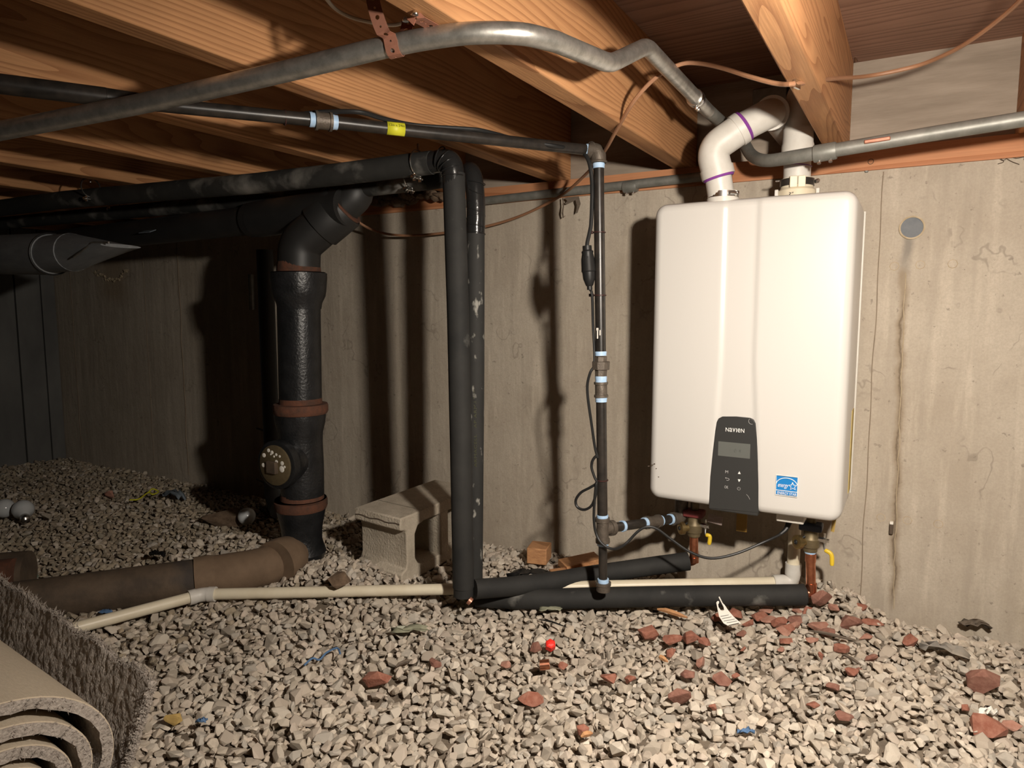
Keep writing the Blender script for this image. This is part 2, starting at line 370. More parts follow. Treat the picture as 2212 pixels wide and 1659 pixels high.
M['cmu'] = mat('concrete_block', (0.40, 0.345, 0.27), (0.52, 0.455, 0.365), 18, rough=0.95, bump=0.8, bscale=160)
M['backing'] = mat('carpet_backing', (0.52, 0.435, 0.325), (0.60, 0.51, 0.39), 120, (1, 3, 3), rough=0.9, bump=0.3, bscale=400)
M['pile'] = mat('carpet_pile', (0.31, 0.27, 0.235), (0.47, 0.415, 0.365), 160, rough=1.0, bump=0.9, bscale=260)
M['wiry'] = mat('wood_scrap', (0.55, 0.29, 0.13), (0.40, 0.19, 0.085), 25, (1, 6, 6), rough=0.8, bump=0.4)
M['darkwood'] = mat('weathered_wood', (0.10, 0.078, 0.058), (0.16, 0.125, 0.095), 20, (1, 6, 6), rough=0.9, bump=0.4)
M['bulbglass'] = mat('frosted_bulb', (0.55, 0.57, 0.58), rough=0.15, spec=0.6)
M['bluecloth'] = mat('blue_scrap', (0.08, 0.16, 0.30), rough=0.7)
M['greycloth'] = mat('blue_grey_scrap', (0.15, 0.18, 0.21), rough=0.8)
M['red'] = mat('red_cap', (0.80, 0.03, 0.02), rough=0.4)
M['paper'] = mat('paper_white', (0.80, 0.77, 0.70), rough=0.7)
M['film'] = mat('greenish_film', (0.28, 0.28, 0.20), rough=0.3)
M['foamyellow'] = mat('yellow_foam', (0.55, 0.38, 0.13), (0.45, 0.30, 0.10), 60, rough=0.95, bump=0.5)
M['blackfilm'] = mat('black_plastic_film', (0.010, 0.010, 0.010), rough=0.25)
M['greenglass'] = mat('green_grey_lump', (0.10, 0.14, 0.11), (0.14, 0.18, 0.14), 30, rough=0.7)
M['tar'] = mat('dark_stain', (0.20, 0.185, 0.165), (0.31, 0.27, 0.22), 30, rough=0.8)
M['mark'] = mat('dark_mark', (0.09, 0.065, 0.045), rough=0.9)
M['patch'] = mat('cement_lip', (0.40, 0.32, 0.21), (0.50, 0.41, 0.29), 60, rough=0.9, bump=0.4)
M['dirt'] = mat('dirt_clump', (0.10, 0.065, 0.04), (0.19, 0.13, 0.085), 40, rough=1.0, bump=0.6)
def emit(name, c, s):
    m, N, L, B = new_mat(name); B.inputs['Emission Color'].default_value = (*c, 1); B.inputs['Emission Strength'].default_value = s
    B.inputs['Base Color'].default_value = (0, 0, 0, 1); return m
M['lamp'] = emit('lamp_glow', LAMP_COLOUR, LAMP_STRENGTH)

# ================================================================ the setting
def ground(x, y):
    h = 0.006 * math.sin(5.1 * x + 1.3) * math.cos(4.3 * y) + 0.005 * math.sin(11 * x - 7 * y) + 0.004 * math.cos(17 * y + 9 * x)
    def mound(cx, cy, r, a): return a * math.exp(-(((x - cx) ** 2 + (y - cy) ** 2) / (r * r)))
    h += mound(-0.17, 1.90, 0.13, 0.055) + mound(-1.30, 1.36, 0.10, 0.045) + mound(-1.42, 1.34, 0.07, 0.03)
    h += mound(-1.75, 1.36, 0.22, 0.03) - 0.012 * math.exp(-((y - 1.93) / 0.10) ** 2)
    return h - 0.012
XL, XR, YB = -3.80, 3.6, -4.0
gx = np.linspace(XL - 0.02, XR, 110); gy = np.concatenate([np.linspace(YB, 0.0, 12), np.linspace(0.05, WY + 0.02, 60)])
gv = [(x, y, ground(x, y)) for y in gy for x in gx]
gf = [(j * 110 + i, j * 110 + i + 1, (j + 1) * 110 + i + 1, (j + 1) * 110 + i) for j in range(71) for i in range(109)]
floor = struct(mkobj('floor', gv, gf, M['earth'], origin=(0, 0, 0)), 'dusty earth floor of the crawl space under the gravel')
wall = struct(MB().box((XL - 0.2, WY, -0.3), (XR + 0.2, WY + 0.2, 1.095)).build('wall_back', M['wall'], origin=(0, 0, 0)), 'beige poured concrete foundation wall with streaks and form marks')
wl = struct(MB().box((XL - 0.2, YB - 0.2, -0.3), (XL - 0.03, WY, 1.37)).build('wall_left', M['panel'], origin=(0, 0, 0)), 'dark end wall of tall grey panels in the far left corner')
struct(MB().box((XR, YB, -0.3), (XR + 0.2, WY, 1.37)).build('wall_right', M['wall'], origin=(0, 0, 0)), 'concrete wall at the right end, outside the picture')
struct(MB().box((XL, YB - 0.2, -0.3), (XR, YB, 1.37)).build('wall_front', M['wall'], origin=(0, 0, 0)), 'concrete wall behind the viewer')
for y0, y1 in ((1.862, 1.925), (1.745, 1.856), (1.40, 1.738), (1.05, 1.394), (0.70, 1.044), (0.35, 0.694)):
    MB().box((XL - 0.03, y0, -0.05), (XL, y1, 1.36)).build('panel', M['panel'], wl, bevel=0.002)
ceil = struct(MB().box((XL - 0.1, YB, 1.37), (XR + 0.1, WY + 0.2, 1.40)).build('ceiling', M['subfloor'], origin=(0, 0, 0)), 'brown wooden subfloor carried on rows of joists')
JX = [-0.211 + 0.386 * k for k in range(-9, 10)]
for jx in JX:
    MB().box((jx, YB, JB), (jx + 0.046, 1.985, 1.372)).build('joist', M['joist'], ceil, bevel=0.003)
# blocking with a notch on the first joist, knot and nails beside it
sill = struct(MB().box((XL, 1.922, 1.095), (XR, WY + 0.16, 1.146)).build('trim_1', M['sill'], origin=(0, 0, 0)), 'orange wooden sill plate along the top of the concrete wall')
rim = struct(MB().box((XL, 1.985, 1.146), (XR, 2.03, 1.372)).build('trim_2', M['rim'], origin=(0, 0, 0)), 'grey brown rim board closing the joist ends above the sill')
for px, py in ((1853, 0), (1842, 0)): pass
for k, (px, py) in enumerate(((1823, 108), (1832, 100), (1843, 112))):
    a = P(px, py, y=1.95); MB().tube([a, a + Vector((0.012 * (k - 1), -0.02, -0.03))], 0.0016, 6).build('nail', M['zinc'], ceil)
# wood chip mark circle on the sill
c = P(1881, 349, y=1.9205); MB().ring(c, (0, 1, 0), 0.006, 0.0007, 16, 5).build('pencil_mark', M['mark'], sill)
# form seams, run-down ridges, form tie sleeve and its stain on the wall
for px, w in ((165, 0.006), (396, 0.008), (322, 0.005), (1885, 0.004)):
    x = P(px, 800, y=WY).x; sw = [x + w * 0.5 * math.sin(z * 23) * math.sin(z * 7) for z in np.linspace(0.02, 1.09, 40)]; MB().tube([(sw[i_], WY + 0.0002, z) for i_, z in enumerate(np.linspace(0.02, 1.09, 40))], w * 0.32, 6).build('form_seam', M['jointstain'], wall)
c = P(1970, 492, y=WY)
sl = MB(); sl.lathe(c + Vector((0, -0.006, 0)), (0, 1, 0), [(0, 0.0235), (-0.001, 0.0255), (0, 0.0275), (0.008, 0.0275)], 28, cap=False).build('sleeve_rim', M['patch'], wall)
MB().lathe(c, (0, 1, 0), [(-0.002, 0.0245), (0.004, 0.024)], 28).build('sleeve_plug', mat('slate_plug', (0.135, 0.145, 0.16), (0.17, 0.18, 0.19), 40, rough=0.7), wall)
def blob(cx, cy, pts, name, m, parent, th=0.0012, yy=WY):
    q = [P(cx + a, cy + b, y=yy - th) for a, b in pts]
    return MB().prism(q, (0, th + 0.002, 0)).build(name, m, parent)
# dark drip below the sleeve and the long stain that follows the form joint downwards
M['jointstain'] = M.get('jointstain') or mat('joint_stain', (0.31, 0.235, 0.155), (0.40, 0.315, 0.215), 40, (1, 1, 0.3), rough=0.9)
L_, R_ = [], []
rs = random.Random(3)
for i in range(26):
    py = 606 + i * 27.5; cx = 1957 - 29 * (i / 25) + rs.uniform(-1.5, 1.5); w = (7.0 - 4.6 * (i / 25)) * rs.uniform(0.6, 1.15)
    L_.append(P(cx - w, py, y=WY - 0.0008)); R_.append(P(cx + w, py, y=WY - 0.0008))
st = []
for i in range(30):
    st.append(P(1955 - 26 * i / 29 + rs.uniform(-2, 2), 590 + i * 25, y=WY - 0.0006))
MB().tube(st, 0.0010, 6).build('joint_ridge', M['patch'], wall)
for px, py in ((1932, 575), (1988, 572), (2058, 570), (1903, 1118), (1960, 1124), (2027, 1132)):
    MB().ring(P(px, py, y=WY - 0.0002), (0, 1, 0), 0.0098, 0.0009, 8, 5).build('form_tie_mark', M['patch'], wall)
c = P(1926, 1140, y=WY); MB().box(c + Vector((-0.005, -0.012, -0.014)), c + Vector((0.004, 0.01, 0.012))).build('tie_stub', M['mark'], wall, bevel=0.002)
c = P(1926, 1128, y=WY); MB().box(c + Vector((-0.004, -0.012, -0.003)), c + Vector((0.004, 0.01, 0.003))).build('tie_stub', M['paper'], wall, bevel=0.001)
c = P(1872, 366, y=WY); MB().box(c + Vector((-0.004, -0.006, -0.008)), c + Vector((0.004, 0.01, 0.008))).build('anchor_stub', M['emtdull'], wall, bevel=0.002)
# rust stains and crusts on the dark part of the wall
blob(1325, 0, [(0, 0), (0, 0), (0, 0)], 'x', M['mark'], wall) if False else None
crust = MB()
for k in range(26):
    a = P(205 + 2.8 * k + rs.uniform(-3, 3), 582 + 22 * math.sin(k / 25 * 3.1) + rs.uniform(-7, 7), y=WY - 0.004)
    v, f = hull(9, (0.012, 0.006, 0.009), rs); crust.add([p + a for p in v], f)
crust.build('lime_crust', M['patch'], wall, flat=True)

# ================================================================ the work light (just outside the frame, top right)
wlamp = thing('work_light', 'round LED work light clamped to a joist and aimed at the heater', 'lamp', (LAMP.x, LAMP.y, LAMP.z))
MB().lathe(LAMP, LAMP_AIM, [(-0.001, LAMP_RADIUS), (0.0, LAMP_RADIUS)], 32).build('lens', M['lamp'], wlamp)
MB().lathe(LAMP - LAMP_AIM * 0.002, -LAMP_AIM, [(0, LAMP_RADIUS + 0.001), (-0.004, LAMP_RADIUS + 0.003), (-0.004, LAMP_RADIUS + 0.007), (0.02, LAMP_RADIUS + 0.007), (0.04, LAMP_RADIUS - 0.004), (0.05, 0.012)], 32).build('housing', M['cord'], wlamp)
MB().tube(spline([LAMP - LAMP_AIM * 0.045, LAMP - LAMP_AIM * 0.08 + Vector((0, 0, 0.03)), (0.17, 0.46, 1.12), (0.172, 0.46, 1.16)], 5), 0.006, 10).build('bracket', M['cord'], wlamp)

# ================================================================ tankless water heater
HX0, HX1, HZ0, HZ1, HF = -0.557, -0.116, 0.290, 1.012, 1.640
heater = thing('tankless_water_heater', 'large white wall-hung tankless water heater with a charcoal control panel', 'water heater', ((HX0 + HX1) / 2, WY, HZ0))
def cover_mesh():
    nx, nz = 88, 120; RC, RE = 0.028, 0.022
    cx, cz = (HX0 + HX1) / 2, (HZ0 + HZ1) / 2; hw, hh = (HX1 - HX0) / 2, (HZ1 - HZ0) / 2
    zl = [P(1567, 450, y=HF).z, P(1557, 780, y=HF).z, P(1549, 905, y=HF).z, P(1532, 1095, y=HF).z][::-1]
    xl = [P(1567, 450, y=HF).x, P(1557, 780, y=HF).x, P(1548, 905, y=HF).x, P(1532, 1095, y=HF).x][::-1]
    xr = [P(1640, 450, y=HF).x, P(1628, 780, y=HF).x, P(1632, 905, y=HF).x, P(1638, 1095, y=HF).x][::-1]
    us = sorted(set(list(np.linspace(-1, 1, nx)) + list(1 - np.linspace(0, .14, 12)) + list(-1 + np.linspace(0, .14, 12))))
    ws = sorted(set(list(np.linspace(-1, 1, nz)) + list(1 - np.linspace(0, .09, 12)) + list(-1 + np.linspace(0, .09, 12))))
    V = []; nu, nw = len(us), len(ws)
    for w in ws:
        for u in us:
            x, z = u * hw, w * hh
            qx, qz = abs(x) - (hw - RC), abs(z) - (hh - RC)
            if qx > 0 and qz > 0:
                # map the square corner smoothly onto the round one
                k = max(qx, qz) / math.hypot(qx, qz); qx *= k; qz *= k
                x = math.copysign(hw - RC + qx, x); z = math.copysign(hh - RC + qz, z)
                dist = RC - math.hypot(qx, qz)
            else: dist = RC - max(qx, qz) if max(qx, qz) > 0 else min(hw - abs(x), hh - abs(z))
            dist = max(0, dist)
            y = HF if dist >= RE else HF + RE - math.sqrt(max(0, RE * RE - (RE - dist) ** 2))
            X, Z = cx + x, cz + z
            a, b = np.interp(Z, zl, xl), np.interp(Z, zl, xr)
            def sm(t): t = min(1, max(0, t)); return t * t * (3 - 2 * t)
            y += 0.0042 * sm((X - a) / 0.011 + .5) * sm((b - X) / 0.011 + .5)
            y += 0.010 * ((x / hw) ** 2) * 0.6
            V.append((X, y, Z))
    Fc = [(j * nu + i, j * nu + i + 1, (j + 1) * nu + i + 1, (j + 1) * nu + i) for j in range(nw - 1) for i in range(nu - 1)]
    loop = [i for i in range(nu)] + [j * nu + nu - 1 for j in range(1, nw)] + [(nw - 1) * nu + i for i in range(nu - 2, -1, -1)] + [j * nu for j in range(nw - 2, 0, -1)]
    b0 = len(V)
    for i in loop: V.append((V[i][0], 1.862, V[i][2]))
    n = len(loop)
    Fc += [(loop[k], loop[(k + 1) % n], b0 + (k + 1) % n, b0 + k) for k in range(n)]
    Fc.append(tuple(b0 + k for k in range(n)))
    return V, Fc
V, Fc = cover_mesh()
mkobj('front_cover', V, Fc, M['enamel'], heater, angle=60)
ch = MB().box((HX0 + 0.008, 1.850, HZ0 + 0.012), (HX1 - 0.004, 1.905, HZ1 - 0.014)).build('chassis', M['chassis'], heater, bevel=0.004)
MB().box((HX0 + 0.002, 1.872, HZ0 + 0.02), (HX1 + 0.003, 1.878, HZ1 - 0.02)).build('side_flange', M['chassis'], heater, bevel=0.001)
MB().box((HX0 + 0.05, 1.90, HZ1 - 0.09), (HX1 - 0.05, WY, HZ1 + 0.004)).build('wall_bracket', M['chassis'], heater)
MB().box((HX0 + 0.05, 1.90, HZ0 + 0.02), (HX1 - 0.05, WY, HZ0 + 0.06)).build('wall_bracket', M['chassis'], heater)
q0, q1 = P(1846, 880, x=HX1 + 0.001), P(1838, 1050, x=HX1 + 0.001)
MB().box((HX1 - 0.002, 1.80, q1.z), (HX1 + 0.0010, 1.855, q0.z)).build('rating_label', mat('yellow_paper', (0.55, 0.42, 0.12), (0.45, 0.34, 0.10), 60, rough=0.6), heater)
for px, py in ((1443, 448), (1765, 412)):
    a = P(px, py, y=1.70); MB().lathe((a.x, 1.70, HZ1 - 0.003), (0, 0, 1), [(0, 0.008), (0.003, 0.008), (0.006, 0.006), (0.0075, 0.002)], 14).build('cover_screw', M['brassdull'], heater)
# scuffs on the lower left of the cover
for px, py, w in ((1408, 1005, 4), (1414, 1002, 3), (1401, 1007, 3), (1423, 1030, 2.5), (1418, 1012, 2)):
    a = P(px, py, y=HF + 0.006); MB().box(a + Vector((-.0012 * w / 2, -0.003, -.0012)), a + Vector((.0012 * w / 2, 0.004, .0012))).build('scuff', M['mark'], heater, bevel=0.0008)
# control panel: a charcoal shield that runs over the lower edge
YP = HF - 0.0005
def pp(px, py, y=YP): return P(px, py, y=y)
out = []
tl, tr = (1549, 905), (1632, 908)
edge = [(1531, 1098), (1534, 1030), (1539, 980), (1545, 930), (1548, 912), (1552, 904), (1560, 900), (1590, 900), (1620, 903), (1628, 907), (1632, 915), (1635, 950), (1637, 1000), (1638, 1050), (1638, 1108)]
con = MB().prism([pp(*e) for e in edge], (0, 0.009, 0)).build('control_panel', M['console'], heater, bevel=0.0015)
b0, b1 = pp(1531, 1098), pp(1638, 1108)
MB().box((b0.x + 0.001, YP + 0.0012, HZ0 - 0.006), (b1.x - 0.001, YP + 0.05, HZ0 + 0.03)).build('panel_skirt', M['console'], con, bevel=0.003)
a, b = pp(1552, 953), pp(1620, 991)
MB().box((a.x, YP - 0.0006, b.z), (b.x, YP + 0.004, a.z)).build('display', M['display'], con)
sg = MB()
for k, ch_ in enumerate('104'):
    v, f = text_geo(ch_, 0.012); c = pp(1578 + 10 * k, 974)
    sg.add([(c.x + p.x, YP - 0.0008 - p.z, c.z + p.y) for p in v], f)
sg.build('display_digits', mat('lcd_dark', (0.095, 0.10, 0.092), rough=0.3), con)
def label_text(s, px, py, h, m, name, parent, y, shear=0.0, wpx=None, sy=1.0):
    v, f = text_geo(s, 1.0, shear); c = P(px, py, y=y)
    w = max(p.x for p in v) - min(p.x for p in v); hh = max(p.y for p in v) - min(p.y for p in v); my = (max(p.y for p in v) + min(p.y for p in v)) / 2
    kz = h / hh; kx = (wpx / w) if wpx else kz
    return mkobj(name, [(c.x + p.x * kx, y - 0.0005 - (p.z > 0) * 0.0004, c.z + (p.y - my) * kz) for p in v], f, m, parent, flat=True)
pxm = 0.44 / 447.0
for s, cx, cw in (('N', 1571.2, 7.6), ('a', 1578.8, 6.2), ('v', 1585.6, 6.6), ('I', 1591.2, 1.5), ('e', 1596.4, 6.2), ('N', 1604.4, 7.4)):
    label_text(s, cx, 927.5 + (cx - 1567) * 0.075, 0.0092, M['printwhite'], 'logo_letter', con, YP, wpx=cw * pxm)
MB().box(pp(1556, 1011) , pp(1615, 1068) + Vector((0, 0.003, 0))).build('keypad', mat('keypad', (0.026, 0.026, 0.026), rough=0.4), con) if False else None
label_text('M', 1570, 1019, 0.0064, M['printgrey'], 'key_symbol', con, YP, wpx=6.6 * pxm)
label_text('OK', 1569, 1052, 0.0068, M['printgrey'], 'key_symbol', con, YP, wpx=9 * pxm)
for py, up in ((1021, 1), (1038.5, -1)):
    c = pp(1597 - (0.4 if up < 0 else 0), py, YP - 0.0008); h = 0.0032
    MB().prism([c + Vector((-h, 0, -h * up)), c + Vector((h, 0, -h * up)), c + Vector((0, 0, h * up))], (0, 0.0006, 0)).build('key_symbol', M['printwhite'], con)
c = pp(1571, 1035, YP - 0.0007)
MB().tube([c + Vector((0.0038 * math.cos(a) + 0.0005, 0, 0.0026 * math.sin(a) - 0.0004)) for a in np.linspace(-2.2, 1.6, 12)] + [c + Vector((-0.0036, 0, 0.0022))], 0.0005, 5).build('key_symbol', M['printgrey'], con)
MB().prism([c + Vector((-0.0052, 0, 0.0024)), c + Vector((-0.0026, 0, 0.0006)), c + Vector((-0.0028, 0, 0.0042))], (0, 0.0005, 0)).build('key_symbol', M['printgrey'], con)
c = pp(1596, 1055.5, YP - 0.0007)
pw = MB().tube([c + Vector((0.0034 * math.sin(a), 0, 0.0034 * math.cos(a))) for a in np.linspace(0.6, 5.68, 18)], 0.0004, 5)
pw.tube([c + Vector((0, 0, 0.0042)), c + Vector((0, 0, 0.0006))], 0.0004, 5); pw.build('key_symbol', M['printgrey'], con)
c = pp(1624, 910, YP - 0.0004); MB().tube([c + Vector((0.007 * math.cos(a), 0, 0.007 * math.sin(a))) for a in np.linspace(2.3, 5.0, 12)], 0.0004, 5).build('film_bubble', M['printgrey'], con)
c = pp(1617, 1073, YP - 0.0004); MB().tube([c + Vector((-0.005, 0, 0.005)), c + Vector((0, 0, 0)), c + Vector((0.003, 0, -0.006))], 0.0004, 5).build('film_crease', M['printgrey'], con)
# blue energy sticker
YS = HF - 0.0006
s0, s1 = P(1677, 1027.5, y=YS), P(1722, 1072.5, y=YS)
stk = MB().box((s0.x, YS - 0.0004, s1.z), (s1.x, YS + 0.008, s0.z)).build('energy_sticker', M['blue'], heater)
stk['label'] = 'square blue energy sticker'
cx, cz, hs = (s0.x + s1.x) / 2, (s0.z + s1.z) / 2, (s1.x - s0.x) / 2
def sp(u, w): return Vector((cx + u * hs, YS - 0.0007, cz + w * hs))
ar = MB(); ar.tube([sp(0.97 * math.sin(a) * 1.03, 0.02 + 0.78 * math.cos(a)) for a in np.linspace(-1.42, 1.30, 24)], 0.0009, 6).build('sticker_arc', M['printwhite'], stk)
MB().tube([sp(-0.99, -0.50), sp(0.99, -0.50)], 0.0008, 5).build('sticker_line', M['printwhite'], stk)
star = []
for k in range(11):
    a = math.pi / 2 + k * math.pi / 5 + 0.08; r = 0.40 if k % 2 == 0 else 0.17; star.append(sp(0.56 + r * math.cos(a), 0.03 + r * math.sin(a)))
MB().tube(star, 0.0009, 5).build('sticker_star', M['printwhite'], stk)
label_text('energy', 1690.5, 1050.5, 0.0100, M['printwhite'], 'sticker_script', stk, YS - 0.0003, shear=0.45, wpx=23 * pxm)
label_text('ENERGY STAR', 1699.5, 1066.2, 0.0064, M['printwhite'], 'sticker_lettering', stk, YS - 0.0003, wpx=41 * pxm)
bd = MB()
for a_, b_ in (((-1, -1), (1, -1)), ((1, -1), (1, 1)), ((1, 1), (-1, 1)), ((-1, 1), (-1, -1))): bd.tube([sp(*a_), sp(*b_)], 0.0007, 5)
bd.build('sticker_border', M['printwhite'], stk)
# grey cable box under the heater
a, b = P(1678, 1112, y=1.70), P(1737, 1132, y=1.70)
MB().box((a.x, 1.69, b.z), (b.x, 1.80, HZ0 + 0.02)).build('cable_box', M['chassis'], heater, bevel=0.003)
a, b = P(1592, 1092, y=1.78), P(1613, 1150, y=1.78)
ys = MB(); ys.box((a.x, 1.778, b.z), (b.x, 1.782, HZ0 + 0.03)); ys.build('hanging_tag_strap', mat('amber_strap', (0.30, 0.17, 0.03), rough=0.6), heater, bevel=0.001)
MB().box((HX0 + 0.03, 1.68, HZ0 - 0.002), (HX1 - 0.03, 1.88, HZ0 + 0.02)).build('base_plate', M['chassis'], heater)

# ================================================================ vent pipes
def band(mb, c, ax, r, w): mb.lathe(c, ax, [(-w / 2, r - 0.002), (-w / 2, r), (w / 2, r), (w / 2, r - 0.002)], 28); return mb
vy = 1.684
vent = thing('exhaust_vent_pipe', 'white plastic vent pipe with a bulging elbow and purple primer rings', 'vent pipe', (P(1562, 415, y=vy).x, vy, HZ1))
vx = P(1562, 415, y=vy).x
pa = [Vector((vx, vy, HZ1 - 0.01)), P(1549, 368, y=vy - 0.012)]
MB().tube(pa, 0.0300, 28).build('riser', M['pvc'], vent)
el = fillet([P(1551, 378, y=vy - 0.010), P(1536, 322, y=vy - 0.018), P(1592, 283, y=vy), P(1602, 276, y=vy + .003)], [0.075, 0.03], 12)
MB().tube(el, 0.0355, 30).build('elbow', M['pvc'], vent)
d1 = (el[-1] - el[-6]).normalized(); d0 = (el[3] - el[0]).normalized()
MB().tube([el[-6] - d1 * 0.004, el[-1] + d1 * 0.002], 0.0378, 30).build('elbow_hub', M['pvc'], vent)
MB().tube([el[0] - d0 * 0.004, el[0] + d0 * 0.016], 0.0378, 30).build('elbow_hub', M['pvc'], vent)
MB().ring(el[0] - d0 * 0.006, d0, 0.0318, 0.0035, 30).build('primer_ring', M['primer'], vent)
MB().ring(el[-1] + d1 * 0.006, d1, 0.0325, 0.0042, 30).build('primer_ring', M['primer'], vent)
p2 = fillet([el[-1], P(1665, 243, y=vy + 0.03), P(1690, 258, y=1.99)], 0.05, 10)
MB().tube(p2[:-1], 0.0330, 28).build('street_elbow', M['pvc'], vent)
q = p2[-3]; dq = (p2[-1] - p2[-2]).normalized()
MB().tube([p2[-2] - dq * 0.02, p2[-2] + dq * 0.035], 0.0385, 28).build('coupling_hub', M['pvc'], vent)
MB().tube([p2[-2], Vector((p2[-2].x, 1.99, p2[-2].z))], 0.0302, 26).build('wall_pipe', M['pvc'], vent)
def hose_clamp(parent, c, r, scr):
    band(MB(), c, (0, 0, 1), r, 0.013).build('hose_clamp', M['zinc'], parent)
    a = Vector(c) + Vector(scr) * (r + 0.005)
    t = Vector(scr).cross(Vector((0, 0, 1)))
    MB().lathe(a - t * 0.012, t, [(0, 0.0055), (0.005, 0.0055), (0.005, 0.004), (0.022, 0.004)], 10).build('clamp_screw', M['zinc'], parent)
band(MB(), (vx, vy, HZ1 + 0.001), (0, 0, 1), 0.036, 0.010).build('collar', M['pvc'], vent)
MB().lathe((vx, vy, HZ1), (0, 0, 1), [(0.004, 0.034), (0.022, 0.0335)], 28).build('gasket', M['pvc'], vent)
hose_clamp(vent, (vx, vy, HZ1 + 0.014), 0.0348, (0.75, -0.66, 0))
a, b = P(1628, 196, y=1.985), P(1700, 243, y=1.985); MB().box((a.x, 1.972, b.z), (b.x, 1.986, a.z)).build('wall_plate', M['emtdull'], vent, bevel=0.002)
iy = 1.780; ix = P(1722, 392, y=iy).x
intake = thing('intake_pipe', 'white plastic intake pipe rising straight from a clamped collar', 'vent pipe', (ix, iy, HZ1))
MB().tube(fillet([Vector((ix, iy, HZ1)), Vector((ix - 0.004, iy, 1.265)), Vector((ix - 0.004, 1.99, 1.285))], 0.06, 10), 0.0302, 28).build('riser', M['pvc'], intake)
zc = P(1722, 325, y=iy).z
MB().lathe((ix - .002, iy, zc - 0.012), (0, 0, 1), [(0, 0.0305), (0.0, 0.0358), (0.022, 0.0358), (0.028, 0.034), (0.06, 0.033), (0.06, 0.030)], 28).build('coupling', M['pvc'], intake)
MB().ring((ix, iy, P(1722, 359, y=iy).z), (0.10, 0, 1), 0.0302, 0.0009, 28, 5).build('primer_line', M['primer'], intake)
zt = P(1722, 380, y=iy).z
MB().lathe((ix, iy, HZ1 - 0.005), (0, 0, 1), [(0, 0.043), (0.030, 0.041), (0.033, 0.0385), (0.036, 0.036), (0.058, 0.0345)], 32).build('collar', M['pvccream'], intake)
band(MB(), (ix, iy, HZ1 + 0.043), (0, 0, 1), 0.0378, 0.016).build('clamp_band', mat('dark_steel_band', (0.10, 0.095, 0.09), rough=0.35, metal=0.8), intake)
f_ = Vector((0.22, -0.97, 0)).normalized(); t_ = Vector((0.97, 0.22, 0))
for s_ in (-1, 1):
    c = Vector((ix, iy, HZ1 + 0.040)) + f_ * 0.0372 + t_ * (0.0088 * s_ - 0.002)
    R_m = Matrix.Rotation(math.atan2(t_.y, t_.x), 3, 'Z')
    MB().box(c - Vector((0.0083, 0.0035, 0.012)), c + Vector((0.0083, 0.0035, 0.014)), R_m).build('clamp_tab', M['pvccream'], intake, bevel=0.0015)
for s_ in (-1, 1):
    c = Vector((ix, iy, HZ1 + 0.012)) + t_ * (0.045 * s_) + f_ * 0.012
    MB().box(c - Vector((0.004, 0.006, 0.016)), c + Vector((0.004, 0.006, 0.016))).build('locking_tab', M['pvc'], intake, bevel=0.0015)
c = Vector((ix, iy, HZ1 + 0.043)) + t_ * 0.040 + f_ * 0.014; MB().lathe(c, f_ + t_ * 0.3, [(0, 0.005), (0.010, 0.005), (0.012, 0.003)], 12).build('clamp_screw', M['zinc'], intake)
c = Vector((ix, iy, HZ1 + 0.047)) - t_ * 0.042 + f_ * 0.012; MB().box(c - Vector((0.006, 0.004, 0.001)), c + Vector((0.003, 0.004, 0.002))).build('clamp_lever', M['zinc'], intake)
v, f = text_geo('3"', 0.013, 0.3)
c = Vector((ix, iy, HZ1 + 0.012)); ang0 = math.atan2(f_.y, f_.x) - 0.42
mkobj('marker_writing', [c + Vector((math.cos(ang0 + p.x / 0.042), math.sin(ang0 + p.x / 0.042), 0)) * (0.0426 + p.z) + Vector((0, 0, p.y)) for p in v], f, M['cord'], intake, flat=True)

# ================================================================ steel conduit that loops under the joists
ER = 0.0145
cp = [P(-120, 308, d=1.11), P(0, 283, d=1.10), P(300, 225, d=1.05), P(600, 158, d=1.00), P(840, 100, d=0.965), P(960, 78, d=0.945), P(1040, 71, d=0.94), P(1130, 74, d=0.95), P(1200, 90, d=0.985), P(1318, 138, d=1.11), P(1396, 100, x=-0.432)]
XC = -0.432
cp2 = [P(1440, 146, x=XC), P(1530, 240, x=XC + 0.005), P(1570, 275, x=XC + 0.008), P(1604, 306, y=1.850), P(1624, 336, y=1.79), P(1657, 347, y=1.715), P(1720, 338, y=1.665), P(1800, 325, y=1.66), P(2000, 291, y=1.655), P(2212, 257, y=1.65), P(2500, 212, y=1.645)]
cond = thing('steel_conduit', 'long bent galvanised steel conduit slung below the joists', 'conduit', (P(840, 100, d=0.965).x, P(840, 100, d=0.965).y, 0))
path = [cp[0]] + spline(cp[1:9], 6)[:-1]
path = path + fillet([cp[8], cp[9], cp[10], cp2[1]], [0.022, 0.020], 8)[:-1]
MB().tube(path + [cp2[1]], ER, 16).build('tube', M['emt'], cond)
MB().tube(spline(cp2[1:7], 7) + cp2[7:], ER, 16).build('tube', M['emtdull'], cond)
def emt_coupling(parent, c, ax, r=ER, ln=0.034, m=None):
    ax = Vector(ax).normalized()
    MB().lathe(Vector(c) - ax * ln / 2, ax, [(0, r), (0, r + 0.003), (0.003, r + 0.004), (ln - 0.003, r + 0.004), (ln, r + 0.003), (ln, r)], 18).build('coupling', m or M['emt'], parent)
    dn = Vector((0.2, -0.3, -1)); dn = (dn - ax * dn.dot(ax)).normalized()
    for s_ in (-0.25, 0.25):
        a = Vector(c) + ax * ln * s_; MB().lathe(a + dn * r, dn, [(0, 0.003), (0.007, 0.003), (0.007, 0.0045), (0.010, 0.004)], 8).build('set_screw', M['zinc'], parent)
emt_coupling(cond, P(1503, 213, x=XC + 0.003), (0, 1, 0), ln=0.024, m=M['zinc'])
emt_coupling(cond, P(1782, 329, y=1.66), cp2[8] - cp2[7], ln=0.045, m=M['emtdull'])
